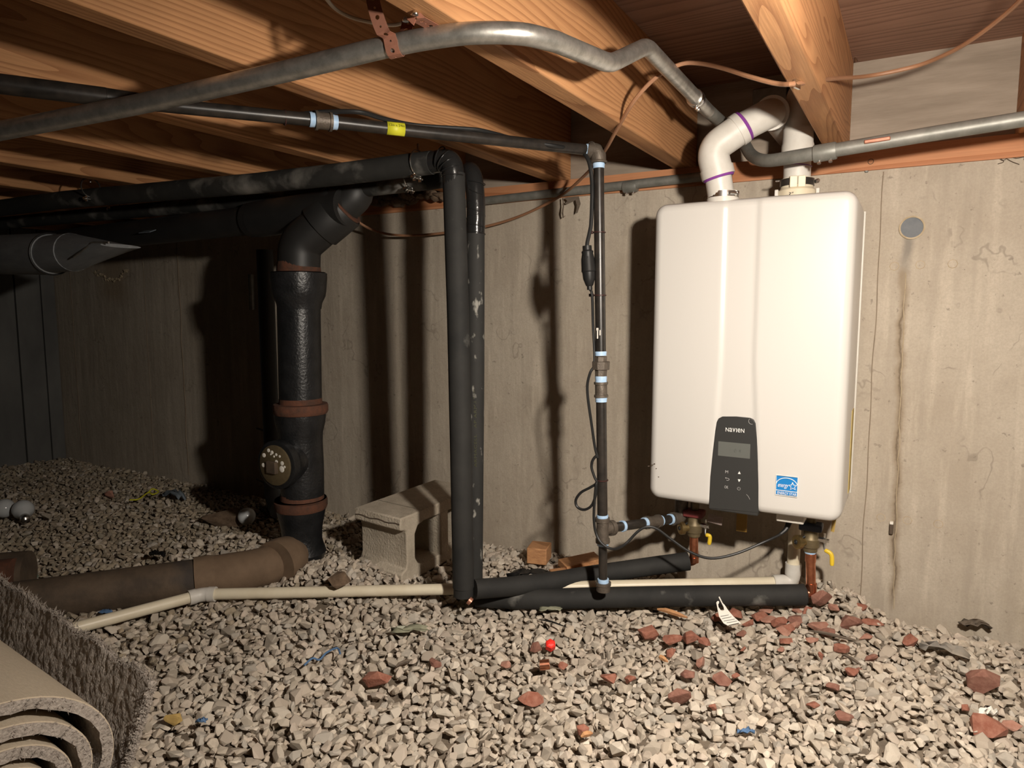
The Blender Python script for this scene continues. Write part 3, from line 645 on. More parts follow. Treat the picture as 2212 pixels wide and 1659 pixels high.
a = P(1895, 303, y=1.643); MB().box(a + Vector((-0.024, -0.004, -0.004)), a + Vector((0.024, 0.002, 0.004)), Matrix.Rotation(-0.05, 3, 'Y')).build('bare_patch', M['strap'], cond, bevel=0.002)
wc = thing('wall_conduit', 'dull grey conduit running under the sill along the wall top', 'conduit', (P(1300, 412, y=1.905).x, 1.905, 1.05))
w0, w1 = P(1000, 439, y=1.905), P(1530, 380, y=1.905)
MB().tube([w0, w1, w1 + Vector((0.06, 0, 0.0))], 0.0128, 14).build('tube', M['emtdull'], wc)
emt_coupling(wc, P(1362, 403, y=1.904), w1 - w0, 0.0128, 0.040, M['emtdull'])

# perforated copper strap looped under the conduit and nailed to a joist
def perf_strap(name, pts, wdir, width, mat_, parent=None, cell=0.0118, th=0.0008):
    sp_ = spline(pts, 14); L = [0]
    for a, b in zip(sp_, sp_[1:]): L.append(L[-1] + (b - a).length)
    tot = L[-1]; n = max(2, int(tot / cell)); V = []; F = []
    def at(s):
        s = min(max(s, 0), tot)
        i = min(max(int(np.searchsorted(L, s)) - 1, 0), len(sp_) - 2); t = (s - L[i]) / max(1e-9, L[i + 1] - L[i])
        i2 = min(i + 2, len(sp_) - 1); i0 = max(i - 1, 0)
        tg = (sp_[i + 1] - sp_[i]).normalized(); p = sp_[i].lerp(sp_[i + 1], t)
        w = Vector(wdir) if not callable(wdir) else wdir(s / tot)
        w = (w - tg * w.dot(tg)).normalized(); return p, w, tg.cross(w)
    for k in range(n):
        s0, s1 = tot * k / n, tot * (k + 1) / n; sm_ = (s0 + s1) / 2; r = 0.0032 if k % 2 == 0 else 0.0016
        oc = []
        for j in range(8):
            an = j * math.pi / 4; c_, s_ = math.cos(an), math.sin(an); k_ = 1 / max(abs(c_), abs(s_))
            oc.append((sm_ + c_ * k_ * (s1 - s0) / 2, s_ * k_ * width / 2))
        inn = [(sm_ + r * math.cos(j * math.pi / 4), r * math.sin(j * math.pi / 4)) for j in range(8)]
        b = len(V)
        for side in (0, 1):
            for s, w in oc + inn:
                p, wd_, nn_ = at(s); V.append(p + wd_ * w + nn_ * (th * side))
        for j in range(8):
            l = (j + 1) % 8
            F += [(b + j, b + l, b + 8 + l, b + 8 + j), (b + 16 + l, b + 16 + j, b + 24 + j, b + 24 + l), (b + 8 + j, b + 8 + l, b + 24 + l, b + 24 + j), (b + j, b + 16 + j, b + 16 + l, b + l)]
    return mkobj(name, V, F, mat_, parent, angle=30)
cc = P(852, 97, d=0.962); ca = (cp[5] - cp[3]).normalized()
k0 = P(797, -60, d=0.93); 
strap = thing('perforated_strap', 'copper coloured perforated hanger strap looped around the steel conduit', 'pipe strap', (cc.x, cc.y, cc.z - 0.02))
fr = (FW * -1); fr = (fr - ca * fr.dot(ca)).normalized(); dn = ca.cross(fr); dn = dn if dn.z < 0 else -dn
R1 = ER + 0.0012
j_at = P(905, 36, z=JB - 0.003)
spts = [P(785, -150, d=0.90), P(797, -60, d=0.915), P(808, 10, d=0.93), P(826, 66, d=0.938), cc + fr * (R1 + 0.001) - dn * 0.004, cc + (fr + dn).normalized() * R1, cc + dn * R1, cc + (dn - fr).normalized() * R1, cc - fr * R1 - dn * 0.006, P(874, 72, d=0.985), P(884, 45, d=0.985), j_at + Vector((-0.004, -.004, -0.002)), P(930, 55, z=JB - 0.003), P(955, 72, z=JB - 0.003)]
perf_strap('band', spts, lambda t: ca, 0.019, M['strap'], strap)
for px, py in ((897, 30), (876, 44)):
    a = P(px, py, z=JB - 0.005); MB().lathe(a, (0, 0, 1), [(-0.002, 0.001), (-0.0015, 0.0042), (0.0, 0.0045), (0.004, 0.002)], 12).build('nail_head', M['zinc'], strap)

# ================================================================ black iron gas line
GR = 0.0122
gy_ = 1.515
gc = P(1285, 326, y=gy_); gz = gc.z
gas = thing('gas_pipe', 'black iron gas line with pale blue thread sealant dropping to the heater', 'gas pipe', (gc.x, gy_, 0))
g = [P(-150, 164, z=1.108), P(0, 181, z=1.110), P(230, 210, z=1.112), P(400, 232, z=1.114), P(640, 256, z=1.116)]
gcouple = P(696, 261, z=1.117)
MB().tube([g[0], g[1], g[2]], 0.0155, 16).build('pipe', M['gas'], gas)
MB().tube([g[2], g[3], gcouple], [0.0150, GR, GR], 16).build('pipe', M['gas'], gas)
gend = P(1270, 324, y=gy_ - 0.005)
MB().tube([gcouple, P(853, 279, z=1.119), P(1000, 294.5, z=1.1195), gend], GR, 16).build('pipe', M['gas'], gas)
def fit(parent, a, b, r, name='coupling', lips=True):
    a, b = Vector(a), Vector(b); ax = (b - a).normalized(); n = (b - a).length; l = n * 0.16
    pr = [(0, r - 0.004), (0, r), (l, r), (l * 1.1, r - 0.0025), (n - l * 1.1, r - 0.0025), (n - l, r), (n, r), (n, r - 0.004)] if lips else [(0, r - 0.003), (0, r), (n, r), (n, r - 0.003)]
    return MB().lathe(a, ax, pr, 20).build(name, M['fitting'], parent)
def seal(parent, a, b, r=GR + 0.0014):
    a, b = Vector(a), Vector(b); n = (b - a).length
    v = MB().lathe(a, (b - a), [(0, r - 0.002), (0, r), (n * .3, r + 0.0006), (n * .7, r - 0.0002), (n, r + 0.0002), (n, r - 0.002)], 18).build('thread_sealant', M['sealant'], parent); return v
gd = (P(853, 279, z=1.119) - gcouple).normalized()
fit(gas, P(680, 259.5, z=1.1165), P(716, 263.5, z=1.117), GR + 0.006)
seal(gas, P(668, 258, z=1.1165), P(680, 259.5, z=1.1165)); seal(gas, P(716, 263.5, z=1.117), P(728, 265, z=1.117))
MB().ring(P(615, 254, z=1.116), gd, GR + 0.001, 0.0016, 16).build('cable_tie', M['tie'], gas)
# yellow size label wrapped on the pipe
la, lb = P(834, 277, z=1.119), P(872, 281, z=1.119); lax = (lb - la).normalized(); ln = (lb - la).length
vdir = (Vector((0, 0, CAMZ)) - la); vdir = (vdir - lax * vdir.dot(lax)).normalized(); sd = lax.cross(vdir)
if sd.z < 0: sd = -sd
lv = []; lf = []
for i in range(13):
    an = -1.15 + 2.3 * i / 12 + 0.1
    for t in (0, 1): lv.append(la + lax * ln * t + (vdir * math.cos(an) + sd * math.sin(an)) * (GR + 0.0021))
for i in range(12): lf.append((2 * i, 2 * i + 1, 2 * i + 3, 2 * i + 2))
ylab = mkobj('size_label', lv, lf, M['yellow'], gas); sol = ylab.modifiers.new('solid', 'SOLIDIFY'); sol.thickness = 0.0005
v, f = text_geo('12in x 24in', 0.0058)
tw = max(p.x for p in v) - min(p.x for p in v); kx = 0.031 / tw; sgn = 1
mkobj('label_print', [la + lax * (ln / 2 + p.x * kx) + (vdir * math.cos(0.52 + p.y / GR) + sd * math.sin(0.52 + p.y / GR)) * (GR + 0.0030 + p.z * 0.5) for p in v], f, mat('label_ink', (0.16, 0.15, 0.01), rough=0.6), ylab, flat=True)
# elbow and drop
gt = P(1293, 352, y=gy_); gb = P(1303, 1262, y=gy_)
def gp(py): t = (py - 352) / (1262 - 352); return gt.lerp(gb, t) if True else None
def gz_(py):
    p = P(1293 + (py - 352) * 10 / 910, py, y=gy_); return p
seal(gas, P(1265, 324, y=gy_ - .008), P(1277, 325.5, y=gy_ - 0.004))
MB().tube(fillet([P(1274, 325, y=gy_ - 0.004), P(1292, 327, y=gy_), gz_(352)], 0.016, 8), GR + 0.0055, 18).build('elbow', M['fitting'], gas)
MB().ring(P(1276, 325, y=gy_ - .004), gd, GR + 0.0055, 0.0028, 18).build('elbow_lip', M['fitting'], gas)
MB().ring(gz_(350), (0, 0, 1), GR + 0.0055, 0.0028, 18).build('elbow_lip', M['fitting'], gas)
seal(gas, gz_(353), gz_(364))
for a, b in ((360, 768), (862, 1120), (1172, 1258)):
    MB().tube([gz_(a), gz_(b)], GR if a != 1172 else GR * .85, 16).build('pipe', M['gas'], gas)
seal(gas, gz_(759), gz_(768)); 
un = MB(); un.lathe(gz_(782), (0, 0, 1), [(0, 0.011), (0, 0.0155), (0.013, 0.0155), (0.013, 0.011)], 8); un.build('union_end', M['fitting'], gas, flat=True)
MB().lathe(gz_(799), (0, 0, 1), [(0, 0.012), (0.001, 0.0215), (0.0195, 0.0225), (0.0205, 0.014)], 8).build('union_nut', M['fitting'], gas, flat=True, bevel=0.0008)
MB().lathe(gz_(812), (0, 0, 1), [(0, 0.010), (0, 0.0150), (0.015, 0.0155), (0.015, 0.010)], 8).build('union_end', M['fitting'], gas, flat=True)
seal(gas, gz_(812), gz_(826))
fit(gas, gz_(858), gz_(825), GR + 0.0045)
seal(gas, gz_(858), gz_(868))
seal(gas, gz_(1112), gz_(1121))
fit(gas, gz_(1172), gz_(1118), GR + 0.005, 'tee')
tb = gz_(1143); to = P(1452, 1121, y=1.74); td = (to - tb).normalized()
MB().lathe(tb, td, [(0, 0.013), (0.022, 0.0155), (0.022, 0.019), (0.034, 0.019), (0.034, 0.012)], 18).build('tee_branch', M['fitting'], gas)
L_t = (to - tb).length
MB().tube([tb, to], GR * 0.95, 16).build('pipe', M['gas'], gas)
fit(gas, tb.lerp(to, 0.60), tb.lerp(to, 0.80), GR + 0.0045)
for t0, t1 in ((0.255, 0.285), (0.565, 0.60), (0.80, 0.83), (0.955, 0.985)): seal(gas, tb.lerp(to, t0), tb.lerp(to, t1))
MB().tube(fillet([to, to + td * 0.035, to + td * 0.035 + Vector((0, 0, 0.09))], 0.02, 6), GR + 0.005, 16).build('elbow', M['fitting'], gas)
seal(gas, gz_(1172), gz_(1178)); seal(gas, gz_(1250), gz_(1258))
MB().lathe(gz_(1278), (0, 0, 1), [(0, 0.010), (0.002, 0.0165), (0.016, 0.0165), (0.017, 0.0185), (0.024, 0.0185), (0.024, 0.010)], 18).build('drip_cap', M['fitting'], gas)
for py in (502, 638, 1037):
    MB().ring(gz_(py), (0, 0, 1), GR + 0.0012, 0.0017, 18, 6).build('cable_tie', M['tie'], gas)
    if py < 900:
        a = gz_(py) + Vector((-GR - 0.002, -0.004, 0)); MB().box(a + Vector((-0.012, -0.002, -0.003)), a + Vector((0.0, 0.003, 0.004))).build('tie_tail', M['tie'], gas, bevel=0.001)
a = gz_(722) + Vector((0.001, -GR - 0.0006, 0))
pt = MB()
for k, (dx, dz, w, h) in enumerate(((-0.003, 0.0, 0.0028, 0.020), (-0.0035, 0.012, 0.005, 0.006), (0.003, 0.004, 0.002, 0.012))):
    pt.box(a + Vector((dx - w / 2, -0.0004, dz - h / 2)), a + Vector((dx + w / 2, 0.002, dz + h / 2)))
pt.build('paint_scrape', M['paper'], gas)

# ================================================================ black power cord tied to the gas line
cy = gy_ - 0.006
def q(px, py, y=None, dz=None, z=None): return P(px, py, y=y if y is not None else cy) if z is None else P(px, py, z=z)
cord = thing('power_cord', 'black heater power cord tied to the gas line, with an in-line plug', 'cord', (P(1268, 600, y=cy).x, cy, P(1268, 600, y=cy).z))
c1 = [q(650, 247, z=1.128), q(700, 242, z=1.134), q(775, 242, z=1.135), q(830, 257, z=1.134), q(900, 271, z=1.133), q(1000, 278, z=1.135), q(1045, 283, z=1.135), q(1120, 302, z=1.131), q(1200, 316, y=1.42), q(1245, 322, y=1.50), q(1268, 340, y=1.497), q(1277, 375, y=1.497), q(1279, 420), q(1277, 480), q(1274, 500), q(1269, 522), q(1268, 533)]
MB().tube(spline(c1, 6), 0.0046, 10).build('cable', M['cord'], cord)
pl0, pl1 = q(1268, 531, y=1.500), q(1274, 626, y=1.500); pd = pl1 - pl0; n = pd.length
MB().lathe(pl0, pd, [(0, 0.006), (0, 0.0105), (n * .10, 0.0105), (n * .13, 0.0140), (n * .18, 0.0128), (n * .3, 0.0155), (n * .56, 0.0165), (n * .58, 0.0170), (n * .60, 0.0150), (n * .75, 0.0138), (n * .90, 0.0085), (n * .92, 0.0062), (n, 0.0062)], 14).build('plug', M['cord'], cord)
for s_ in (-1, 0, 1):
    a = pl0 + pd * 0.25; b = pl0 + pd * 0.56; o = Vector((0.006 * s_, -0.0155 if s_ == 0 else -0.0135, 0)); MB().tube([a + o * 0.93, b + o], 0.0012, 6).build('plug_rib', M['cord'], cord)
c2 = [q(1274, 624, y=1.50), q(1279, 638, y=1.500), q(1281, 700), q(1284, 760), q(1283, 790, y=1.505), q(1275, 805, y=1.500), q(1269, 830, y=1.500), q(1270, 860, y=1.500), q(1277, 910, y=1.500), q(1285, 965, y=1.499), q(1291, 988, y=1.497), q(1288, 985, y=1.495), q(1280, 995, y=1.493), q(1278, 1010, y=1.493), q(1284, 1030, y=1.495), q(1289, 1043, y=1.497), q(1275, 1053, y=1.495), q(1255, 1064, y=1.495), q(1244, 1080, y=1.495), q(1247, 1095, y=1.495), q(1262, 1101, y=1.495), q(1278, 1092, y=1.493), q(1287, 1068, y=1.493), q(1288, 1045, y=1.493), q(1287, 1050, y=1.490), q(1284, 1085, y=1.490), q(1283, 1120, y=1.490), q(1287, 1150, y=1.490), q(1300, 1174, y=1.490), q(1325, 1186, y=1.505), q(1350, 1176, y=1.55), q(1378, 1148, y=1.57), q(1398, 1138, y=1.58), q(1420, 1143, y=1.59), q(1450, 1165, y=1.60), q(1490, 1192, y=1.61), q(1535, 1206, y=1.63), q(1590, 1196, y=1.66), q(1650, 1171, y=1.69), q(1688, 1153, y=1.72), q(1700, 1140, y=1.73), q(1706, 1122, y=1.74)]
MB().tube(spline(c2, 6), 0.0033, 8).build('cable', M['cord'], cord)
MB().tube(spline([q(1684, 1155, y=1.718), q(1698, 1143, y=1.73), q(1706, 1124, y=1.74)], 5), [0.0038 + 0.0035 * i / 10 for i in range(11)], 10).build('strain_relief', M['cord'], cord)

# ================================================================ brown cable stapled to the joist, white cable
bc = [q(2260, -70, y=1.20), q(2190, 15, y=1.40), q(2090, 92, y=1.55), q(2010, 132, y=1.64), q(1950, 150, y=1.66), q(1870, 165, y=1.64), q(1800, 170, y=1.495), P(1722, 180, z=JB - 0.005), q(1680, 181, y=1.30), q(1620, 166, y=1.32), q(1560, 147, y=1.36), q(1510, 137, y=1.38), q(1470, 139, y=1.37), q(1420, 165, y=1.36), q(1372, 215, y=1.36), q(1335, 275, y=1.42), q(1310, 320, y=1.50), q(1288, 350, y=1.62), q(1262, 380, y=1.74), q(1210, 424, y=1.83), q(1130, 464, y=1.87), q(1050, 489, y=1.885), q(960, 503, y=1.885), q(880, 509, y=1.87), q(820, 502, y=1.84), q(778, 482, y=1.80), q(755, 458, y=1.76), q(757, 440, y=1.72), q(780, 424, y=1.72)]
o = MB().tube(spline(bc, 6), 0.0041, 8).build('electrical_cable', M['nm']); tag(o, 'brown electrical cable sagging across the joists and down the wall', 'cable')
a = P(1722, 178, z=JB - 0.004); o = MB().box(a + Vector((-0.002, -0.009, -0.010)), a + Vector((0.002, 0.009, 0.004)), Matrix.Rotation(-0.3, 3, 'Z')).build('cable_staple', M['zinc']); tag(o, 'small bright staple fixing the brown cable to the joist', 'staple')
o = MB().tube(spline([P(600, -160, z=1.365), P(660, -70, z=1.32), P(690, -25, z=1.30), P(720, 15, z=1.29), P(755, 36, z=1.28), P(800, 48, z=1.27), P(850, 54, z=1.27), P(880, 45, z=1.28)], 8), 0.0035, 8).build('white_cable', M['nmwhite']); tag(o, 'white cable hanging between joists behind the copper strap', 'cable')

# ================================================================ black insulated water pipes
IR = 0.0262
y1, y2 = 1.362, 1.458
hA = P(905, 350, z=1.105); HY1 = 1.325; HZ_1 = 1.103
cold = thing('insulated_hot_pipe', 'black foam insulated pipe dropping from the joists, left one of the pair', 'insulated pipe', (P(1000, 1285, y=y1).x, y1, 0.03))
v1t, v1b = P(980, 375, y=y1), P(1001, 1268, y=y1)
h1a = Vector((v1t.x - 0.055, HY1 + 0.03, HZ_1)); 
MB().tube([v1t - Vector((0, 0, 0.0)), v1t.lerp(v1b, 0.33) + Vector((0.003, 0, 0)), v1t.lerp(v1b, 0.66) + Vector((0.002, 0, 0)), v1b], IR, 24).build('insulation', M['foam'], cold)
MB().tube(fillet([v1t - Vector((0, 0, 0.035)), Vector((v1t.x, y1 - 0.005, HZ_1 + 0.004)), h1a, h1a - Vector((0.02, 0.001, 0))], 0.045, 8), IR - 0.001, 22).build('taped_elbow', M['tape'], cold)
for k, (a_, b_) in enumerate(((0.35, 0.5), (0.55, 0.7))): pass
for k in range(5):
    t = k / 4; an = t * 1.2
    c = Vector((v1t.x - 0.028 * t * t, y1 - 0.004 - 0.010 * t, v1t.z - 0.006 + 0.045 * math.sin(an)))
    MB().ring(c, Vector((-math.sin(an), -0.25 * math.sin(an), math.cos(an))), IR - 0.0005, 0.0016, 24, 6).build('tape_edge', M['tape'], cold)
h1e = Vector((-3.75, HY1 - 0.17, HZ_1 + 0.004))
mids = [h1a.lerp(h1e, t) + Vector((0, 0, -0.006 * math.sin(t * 9))) for t in (0, .1, .2, .35, .5, .75, 1)]
MB().tube(mids, IR + 0.001, 22).build('overhead_insulation', M['foamdust'], cold)
e1 = P(1492, 1212, y=1.775)
MB().tube([Vector((v1b.x, y1, v1b.z + 0.02)), Vector((v1b.x, y1, v1b.z - 0.022))], IR - 0.002, 22).build('insulation_end', M['foam'], cold)
MB().tube([P(1012, 1296, y=y1 - 0.012), P(1018, 1301, y=y1 - 0.010)], 0.0095, 12).build('copper_end', M['strap'], cold)
s1_ = P(1024, 1273, y=y1 + 0.012)
MB().tube(spline([s1_, P(1150, 1262, y=1.50), P(1290, 1240, y=1.64), P(1400, 1224, y=1.72), P(1487, 1212, y=1.775)], 6), IR - 0.002, 22).build('floor_insulation', M['foam'], cold)
cu = P(1499, 1158, y=1.775)
MB().tube(fillet([P(1487, 1214, y=1.775), P(1499, 1212, y=1.775), cu], 0.02, 6), 0.0112, 16).build('copper_riser', M['copper'], cold)
MB().lathe(P(1499, 1214, y=1.775), (0, 0, 1), [(0, 0.0125), (0.014, 0.0125), (0.014, 0.011)], 16).build('copper_joint', M['copper'], cold)
def valve(parent, c, dial, lever_off, cap, dimlever=False):
    vb = MB().lathe(c, (0, 0, 1), [(0, 0.012), (0.003, 0.016), (0.012, 0.0165), (0.014, 0.020), (0.034, 0.021), (0.040, 0.017), (0.058, 0.017), (0.060, 0.013)], 18).build('valve_body', M['brassdull'], parent)
    dd = Vector(dial); a = Vector(c) + Vector((0, 0, 0.026))
    MB().lathe(a, dd, [(0, 0.010), (0.028, 0.010), (0.030, 0.017), (0.040, 0.017), (0.041, 0.014), (0.041, 0.004)], 24).build('drain_cap', M['brass'], vb)
    e = a + dd.normalized() * 0.042
    MB().tube([e, e + Vector((0.008, 0, 0.007)), e + Vector((0.020, 0.006, 0.016))], 0.0026, 8).build('cap_tether', M['cord'], vb)
    MB().ring(e, dd, 0.0038, 0.0022, 12, 6).build('tether_eye', M['cord'], vb)
    s = Vector(c) + Vector((0.018, -0.004, 0.036))
    MB().lathe(s, (1, -0.15, 0), [(0, 0.006), (0.012, 0.006), (0.012, 0.0085), (0.018, 0.0085), (0.018, 0.005), (0.024, 0.005)], 6).build('stem_nut', M['zinc'], vb)
    p0 = s + Vector((0.013, -0.002, 0.0)); 
    lv = [p0 + Vector((0, 0, 0.018)), p0, p0 + Vector((0.001, -0.004, -0.018)), p0 + Vector(lever_off) * 0.5, p0 + Vector(lever_off)]
    MB().tube(spline(lv[:4], 5), 0.0026, 8).build('lever_arm', M['zinc'], vb)
    MB().tube(spline([p0 + Vector((0.002, -0.004, -0.022)), p0 + Vector(lever_off) * 0.55 + Vector((0.006, 0, 0)), p0 + Vector(lever_off)], 6), [0.0035] + [0.0052] * 11 + [0.004], 10).build('lever_grip', M['leveryellow'], vb)
    MB().box(Vector(c) + Vector((-0.026, -0.022, 0.056)), Vector(c) + Vector((0.026, 0.016, 0.074))).build('valve_cap', cap, vb, bevel=0.004)
    return vb
valve(cold, cu + Vector((0, 0, -0.002)), (-0.75, -0.66, 0), (0.012, -0.006, -0.046), M['maroon'])
MB().tube([cu + Vector((0, 0, .06)), Vector((cu.x, cu.y, HZ0 + 0.02))], 0.011, 14).build('inlet_nipple', M['brassdull'], cold)
a = P(1545, 1122, y=1.74); tg = MB().box(a + Vector((-0.018, -0.0005, -0.011)), a + Vector((0.018, 0.0005, 0.011)), Matrix.Rotation(0.12, 3, 'Y')).build('paper_tag', mat('tag_grey', (0.34, 0.27, 0.25), (0.25, 0.19, 0.17), 300, (0.2, 1, 1), rough=0.8), cold)
hot = thing('insulated_cold_pipe', 'black foam insulated pipe with glossy taped top, right one of the pair', 'insulated pipe', (P(1030, 1290, y=y2).x, y2, 0.03))
v2t, v2b = P(1027, 505, y=y2), P(1024, 1283, y=y2)
MB().tube([v2t + Vector((0, 0, 0.004)), v2t.lerp(v2b, 0.35) + Vector((0.002, 0, 0)), v2b], [IR - 0.0035, IR - 0.004, IR - 0.004], 24).build('insulation', M['foamscuff'], hot)
v2e = P(1021, 362, y=y2); HZ2 = 1.099
h2a = Vector((v2e.x - 0.07, y2 + 0.06, HZ2))
MB().tube(fillet([v2t, P(1029, 440, y=y2), Vector((v2e.x, y2, HZ2 + 0.004)), h2a, h2a - Vector((0.03, 0, 0))], 0.05, 8), IR - 0.0032, 22).build('taped_elbow', M['tape'], hot)
for py, tilt in ((505, 0), (488, 0.15), (470, -0.25), (455, 0.3), (438, -0.6), (415, 0.5), (396, 0.1)):
    MB().ring(P(1028, py, y=y2), (tilt, 0.1, 1), IR - 0.0034, 0.0015, 24, 6).build('tape_edge', M['tape'], hot)
h2m = P(700, 424, z=HZ2 - 0.006)
MB().tube([h2a, Vector((h2m.x, 1.50, HZ2 - 0.006)), Vector((-2.2, 1.46, HZ2 - 0.004)), Vector((-3.75, 1.36, HZ2))], IR - 0.003, 20).build('overhead_insulation', M['foamdust'], hot)
v, f = text_geo('ARMACELL   AP ARMAFLEX   25/50   10 X', 0.010, 0, 0.0001, 1.1)
tb0, tb1 = P(1034, 1010, y=y2 - 0.02), P(1038, 740, y=y2 - 0.02); n = (tb1 - tb0).length
tw = max(p.x for p in v) - min(p.x for p in v); kx = n / tw; ax0 = v2t.lerp(v2b, 0.45)
rr = IR - 0.0040 + 0.0006; pa = -0.15
mkobj('insulation_print', [Vector((v2t.lerp(v2b, 0.5).x + 0.001 + rr * math.sin(0.62 - p.y / rr + 0.0), y2 - rr * math.cos(0.62 - p.y / rr), (tb0.z + tb1.z) / 2 + p.x * kx)) for p in v], f, mat('foam_print', (0.13, 0.135, 0.06), rough=0.7), hot, flat=True)
e2 = P(1745, 1284, y=1.785)
MB().tube(spline([P(1030, 1290, y=y2 - 0.01), P(1160, 1294, y=1.49), P(1290, 1291, y=1.565), P(1450, 1288, y=1.645), P(1620, 1286, y=1.725), P(1738, 1285, y=1.778)], 6), IR - 0.0005, 24).build('floor_insulation', M['foam'], hot)
MB().tube([P(1744, 1285, y=1.78), P(1738, 1285, y=1.778)], [IR - 0.010, IR - 0.001], 24).build('insulation_end', M['foam'], hot)
cu2 = P(1750, 1192, y=1.785)
MB().tube(fillet([P(1735, 1283, y=1.776), P(1752, 1280, y=1.785), cu2 + Vector((0.001, 0, -0.004))], 0.022, 6), 0.0112, 16).build('copper_riser', M['copper'], hot)
for py, ln in ((1278, 0.022), (1213, 0.020)): MB().lathe(P(1752 - (1278 - py) * 0.02, py, y=1.785), (0, 0, 1), [(0, 0.011), (0, 0.0126), (ln, 0.0126), (ln, 0.011)], 16).build('copper_joint', M['copper'], hot)
MB().lathe(cu2 + Vector((0, 0, -0.003)), (0, 0, 1), [(0, 0.010), (0, 0.0128), (0.005, 0.0135), (0.005, 0.010)], 16).build('thread_sealant', M['sealant'], hot)
valve(hot, cu2, (-0.72, -0.70, 0.05), (0.020, -0.010, -0.056), M['navy'])
MB().tube([cu2 + Vector((0, 0, .06)), Vector((cu2.x, cu2.y, HZ0 + 0.02))], 0.011, 14).build('inlet_nipple', M['brassdull'], hot)
a = P(1801, 1135, y=1.80); MB().box(a + Vector((-0.004, -0.001, -0.016)), a + Vector((0.004, 0.001, 0.03)), Matrix.Rotation(0.1, 3, 'Y')).build('tag_strap', mat('amber_tag', (0.42, 0.28, 0.07), rough=0.6), hot)
# two-pipe clips under the joists
def clip(px, py, y, label, r):
    a = P(px, py, y=y)
    t = thing('pipe_clip', label, 'pipe clip', (a.x, y, a.z))
    MB().ring(a, (1, 0, 0), r, 0.0022, 26, 6).build('ring', M['zinc'], t)
    MB().tube([a + Vector((0, 0, r)), Vector((a.x, y, JB + 0.004))], 0.003, 8).build('hanger_rod', M['zinc'], t)
    c = a + Vector((0, -0.004, -r - 0.006))
    MB().box(c + Vector((-0.004, -0.012, -0.008)), c + Vector((0.004, -0.009, 0.008))).build('clip_tab', M['zinc'], t)
    MB().box(c + Vector((-0.004, 0.009, -0.008)), c + Vector((0.004, 0.012, 0.008))).build('clip_tab', M['zinc'], t)
    MB().lathe(c + Vector((0, -0.020, 0)), (0, 1, 0), [(0, 0.002), (0.001, 0.0055), (0.004, 0.0055), (0.004, 0.0025), (0.040, 0.0025)], 12).build('clip_bolt', M['zinc'], t)
clip(903, 352, HY1 + 0.025, 'shiny split-ring clip on the overhead insulated pipe beside the taped elbow', IR + 0.003)
clip(886, 384, 1.485, 'shiny split-ring clip lower and behind, on the rear overhead insulated pipe', IR)
clip(196, 405, 1.245, 'dim split-ring clip far left on the overhead insulated pipe', IR + 0.003)
clip(245, 432, 1.44, 'dim split-ring clip far left, the lower of two', IR)

# ================================================================ cream condensate drain on the gravel
PR = 0.0142
dr = thing('drain_pipe', 'cream plastic drain pipe lying across the gravel to the heater', 'drain pipe', (P(700, 1290, z=0.03).x, P(700, 1290, z=0.03).y, 0.015))
d_a, d_b, d_c = P(60, 1384, z=0.036), P(437, 1284, z=0.034), P(1712, 1257, z=0.060)
MB().tube([d_a, d_b], PR, 16).build('pipe', M['pvccream'], dr)
MB().tube([d_b, d_c], PR, 16).build('pipe', M['pvccream'], dr)
u1, u2 = (d_a - d_b).normalized(), (d_c - d_b).normalized()
MB().tube(fillet([d_b + u1 * 0.030, d_b, d_b + u2 * 0.030], 0.02, 6), PR + 0.0035, 18).build('coupling', M['pvc'], dr)
for u in (u1, u2): MB().lathe(d_b + u * 0.016, u, [(0, PR), (0, PR + 0.0048), (0.018, PR + 0.0048), (0.018, PR)], 18).build('coupling_lip', M['pvc'], dr)
top = Vector((d_c.x, d_c.y, HZ0 + 0.02)); 
MB().tube([d_c, top], PR + 0.0012, 18).build('riser', M['pvccream'], dr)
MB().tube(fillet([d_c - u2 * 0.050, d_c, d_c + Vector((0, 0, 0.040))], 0.022, 8), PR + 0.0040, 18).build('elbow', M['pvc'], dr)
MB().lathe(d_c + Vector((0, 0, 0.020)), (0, 0, 1), [(0, PR), (0, PR + 0.0055), (0.030, PR + 0.0055), (0.030, PR)], 18).build('elbow_hub', M['pvc'], dr)
MB().lathe(d_c - u2 * 0.022, -u2, [(0, PR), (0, PR + 0.0050), (0.026, PR + 0.0050), (0.026, PR)], 18).build('elbow_hub', M['pvc'], dr)
# ================================================================ cast iron stack
SX, SY = -1.548, 1.44
def sz(py): return P(650, py, y=SY).z
k = 0.00139
stack = thing('soil_stack', 'black cast iron soil stack with rusty hub rims and a clean-out', 'waste pipe', (SX, SY, 0.03))
def prof(lst): return sorted([(sz(py), w * k) for py, w in lst])
MB().lathe((SX - 0.012, SY, 0), (0, 0, 1), prof([(1215, 40), (1190, 50), (1165, 42), (1140, 43), (1115, 48), (1098, 52), (1090, 53)]), 32).build('lower_hub', M['castiron'], stack)
MB().lathe((SX - 0.012, SY, 0), (0, 0, 1), prof([(1098, 53), (1092, 55.5), (1080, 55.5), (1076, 54), (1076, 44)]), 32).build('hub_rim', M['rust'], stack)
MB().lathe((SX - 0.006, SY, 0), (0, 0, 1), prof([(1080, 46), (1064, 45)]), 32, cap=False).build('rust_joint', M['rust'], stack)
MB().lathe((SX - 0.004, SY, 0), (0, 0, 1), prof([(1068, 45), (1000, 46), (955, 45), (935, 46), (915, 51), (900, 53), (892, 53)]), 32).build('clean_out_tee', M['castiron'], stack)
MB().lathe((SX, SY, 0), (0, 0, 1), prof([(893, 54), (888, 56.5), (876, 56.5), (872, 55), (871, 44)]), 32).build('hub_rim', M['rust'], stack)
MB().lathe((SX, SY, 0), (0, 0, 1), prof([(876, 44.6), (860, 44)]), 32, cap=False).build('rust_joint', M['rust'], stack)
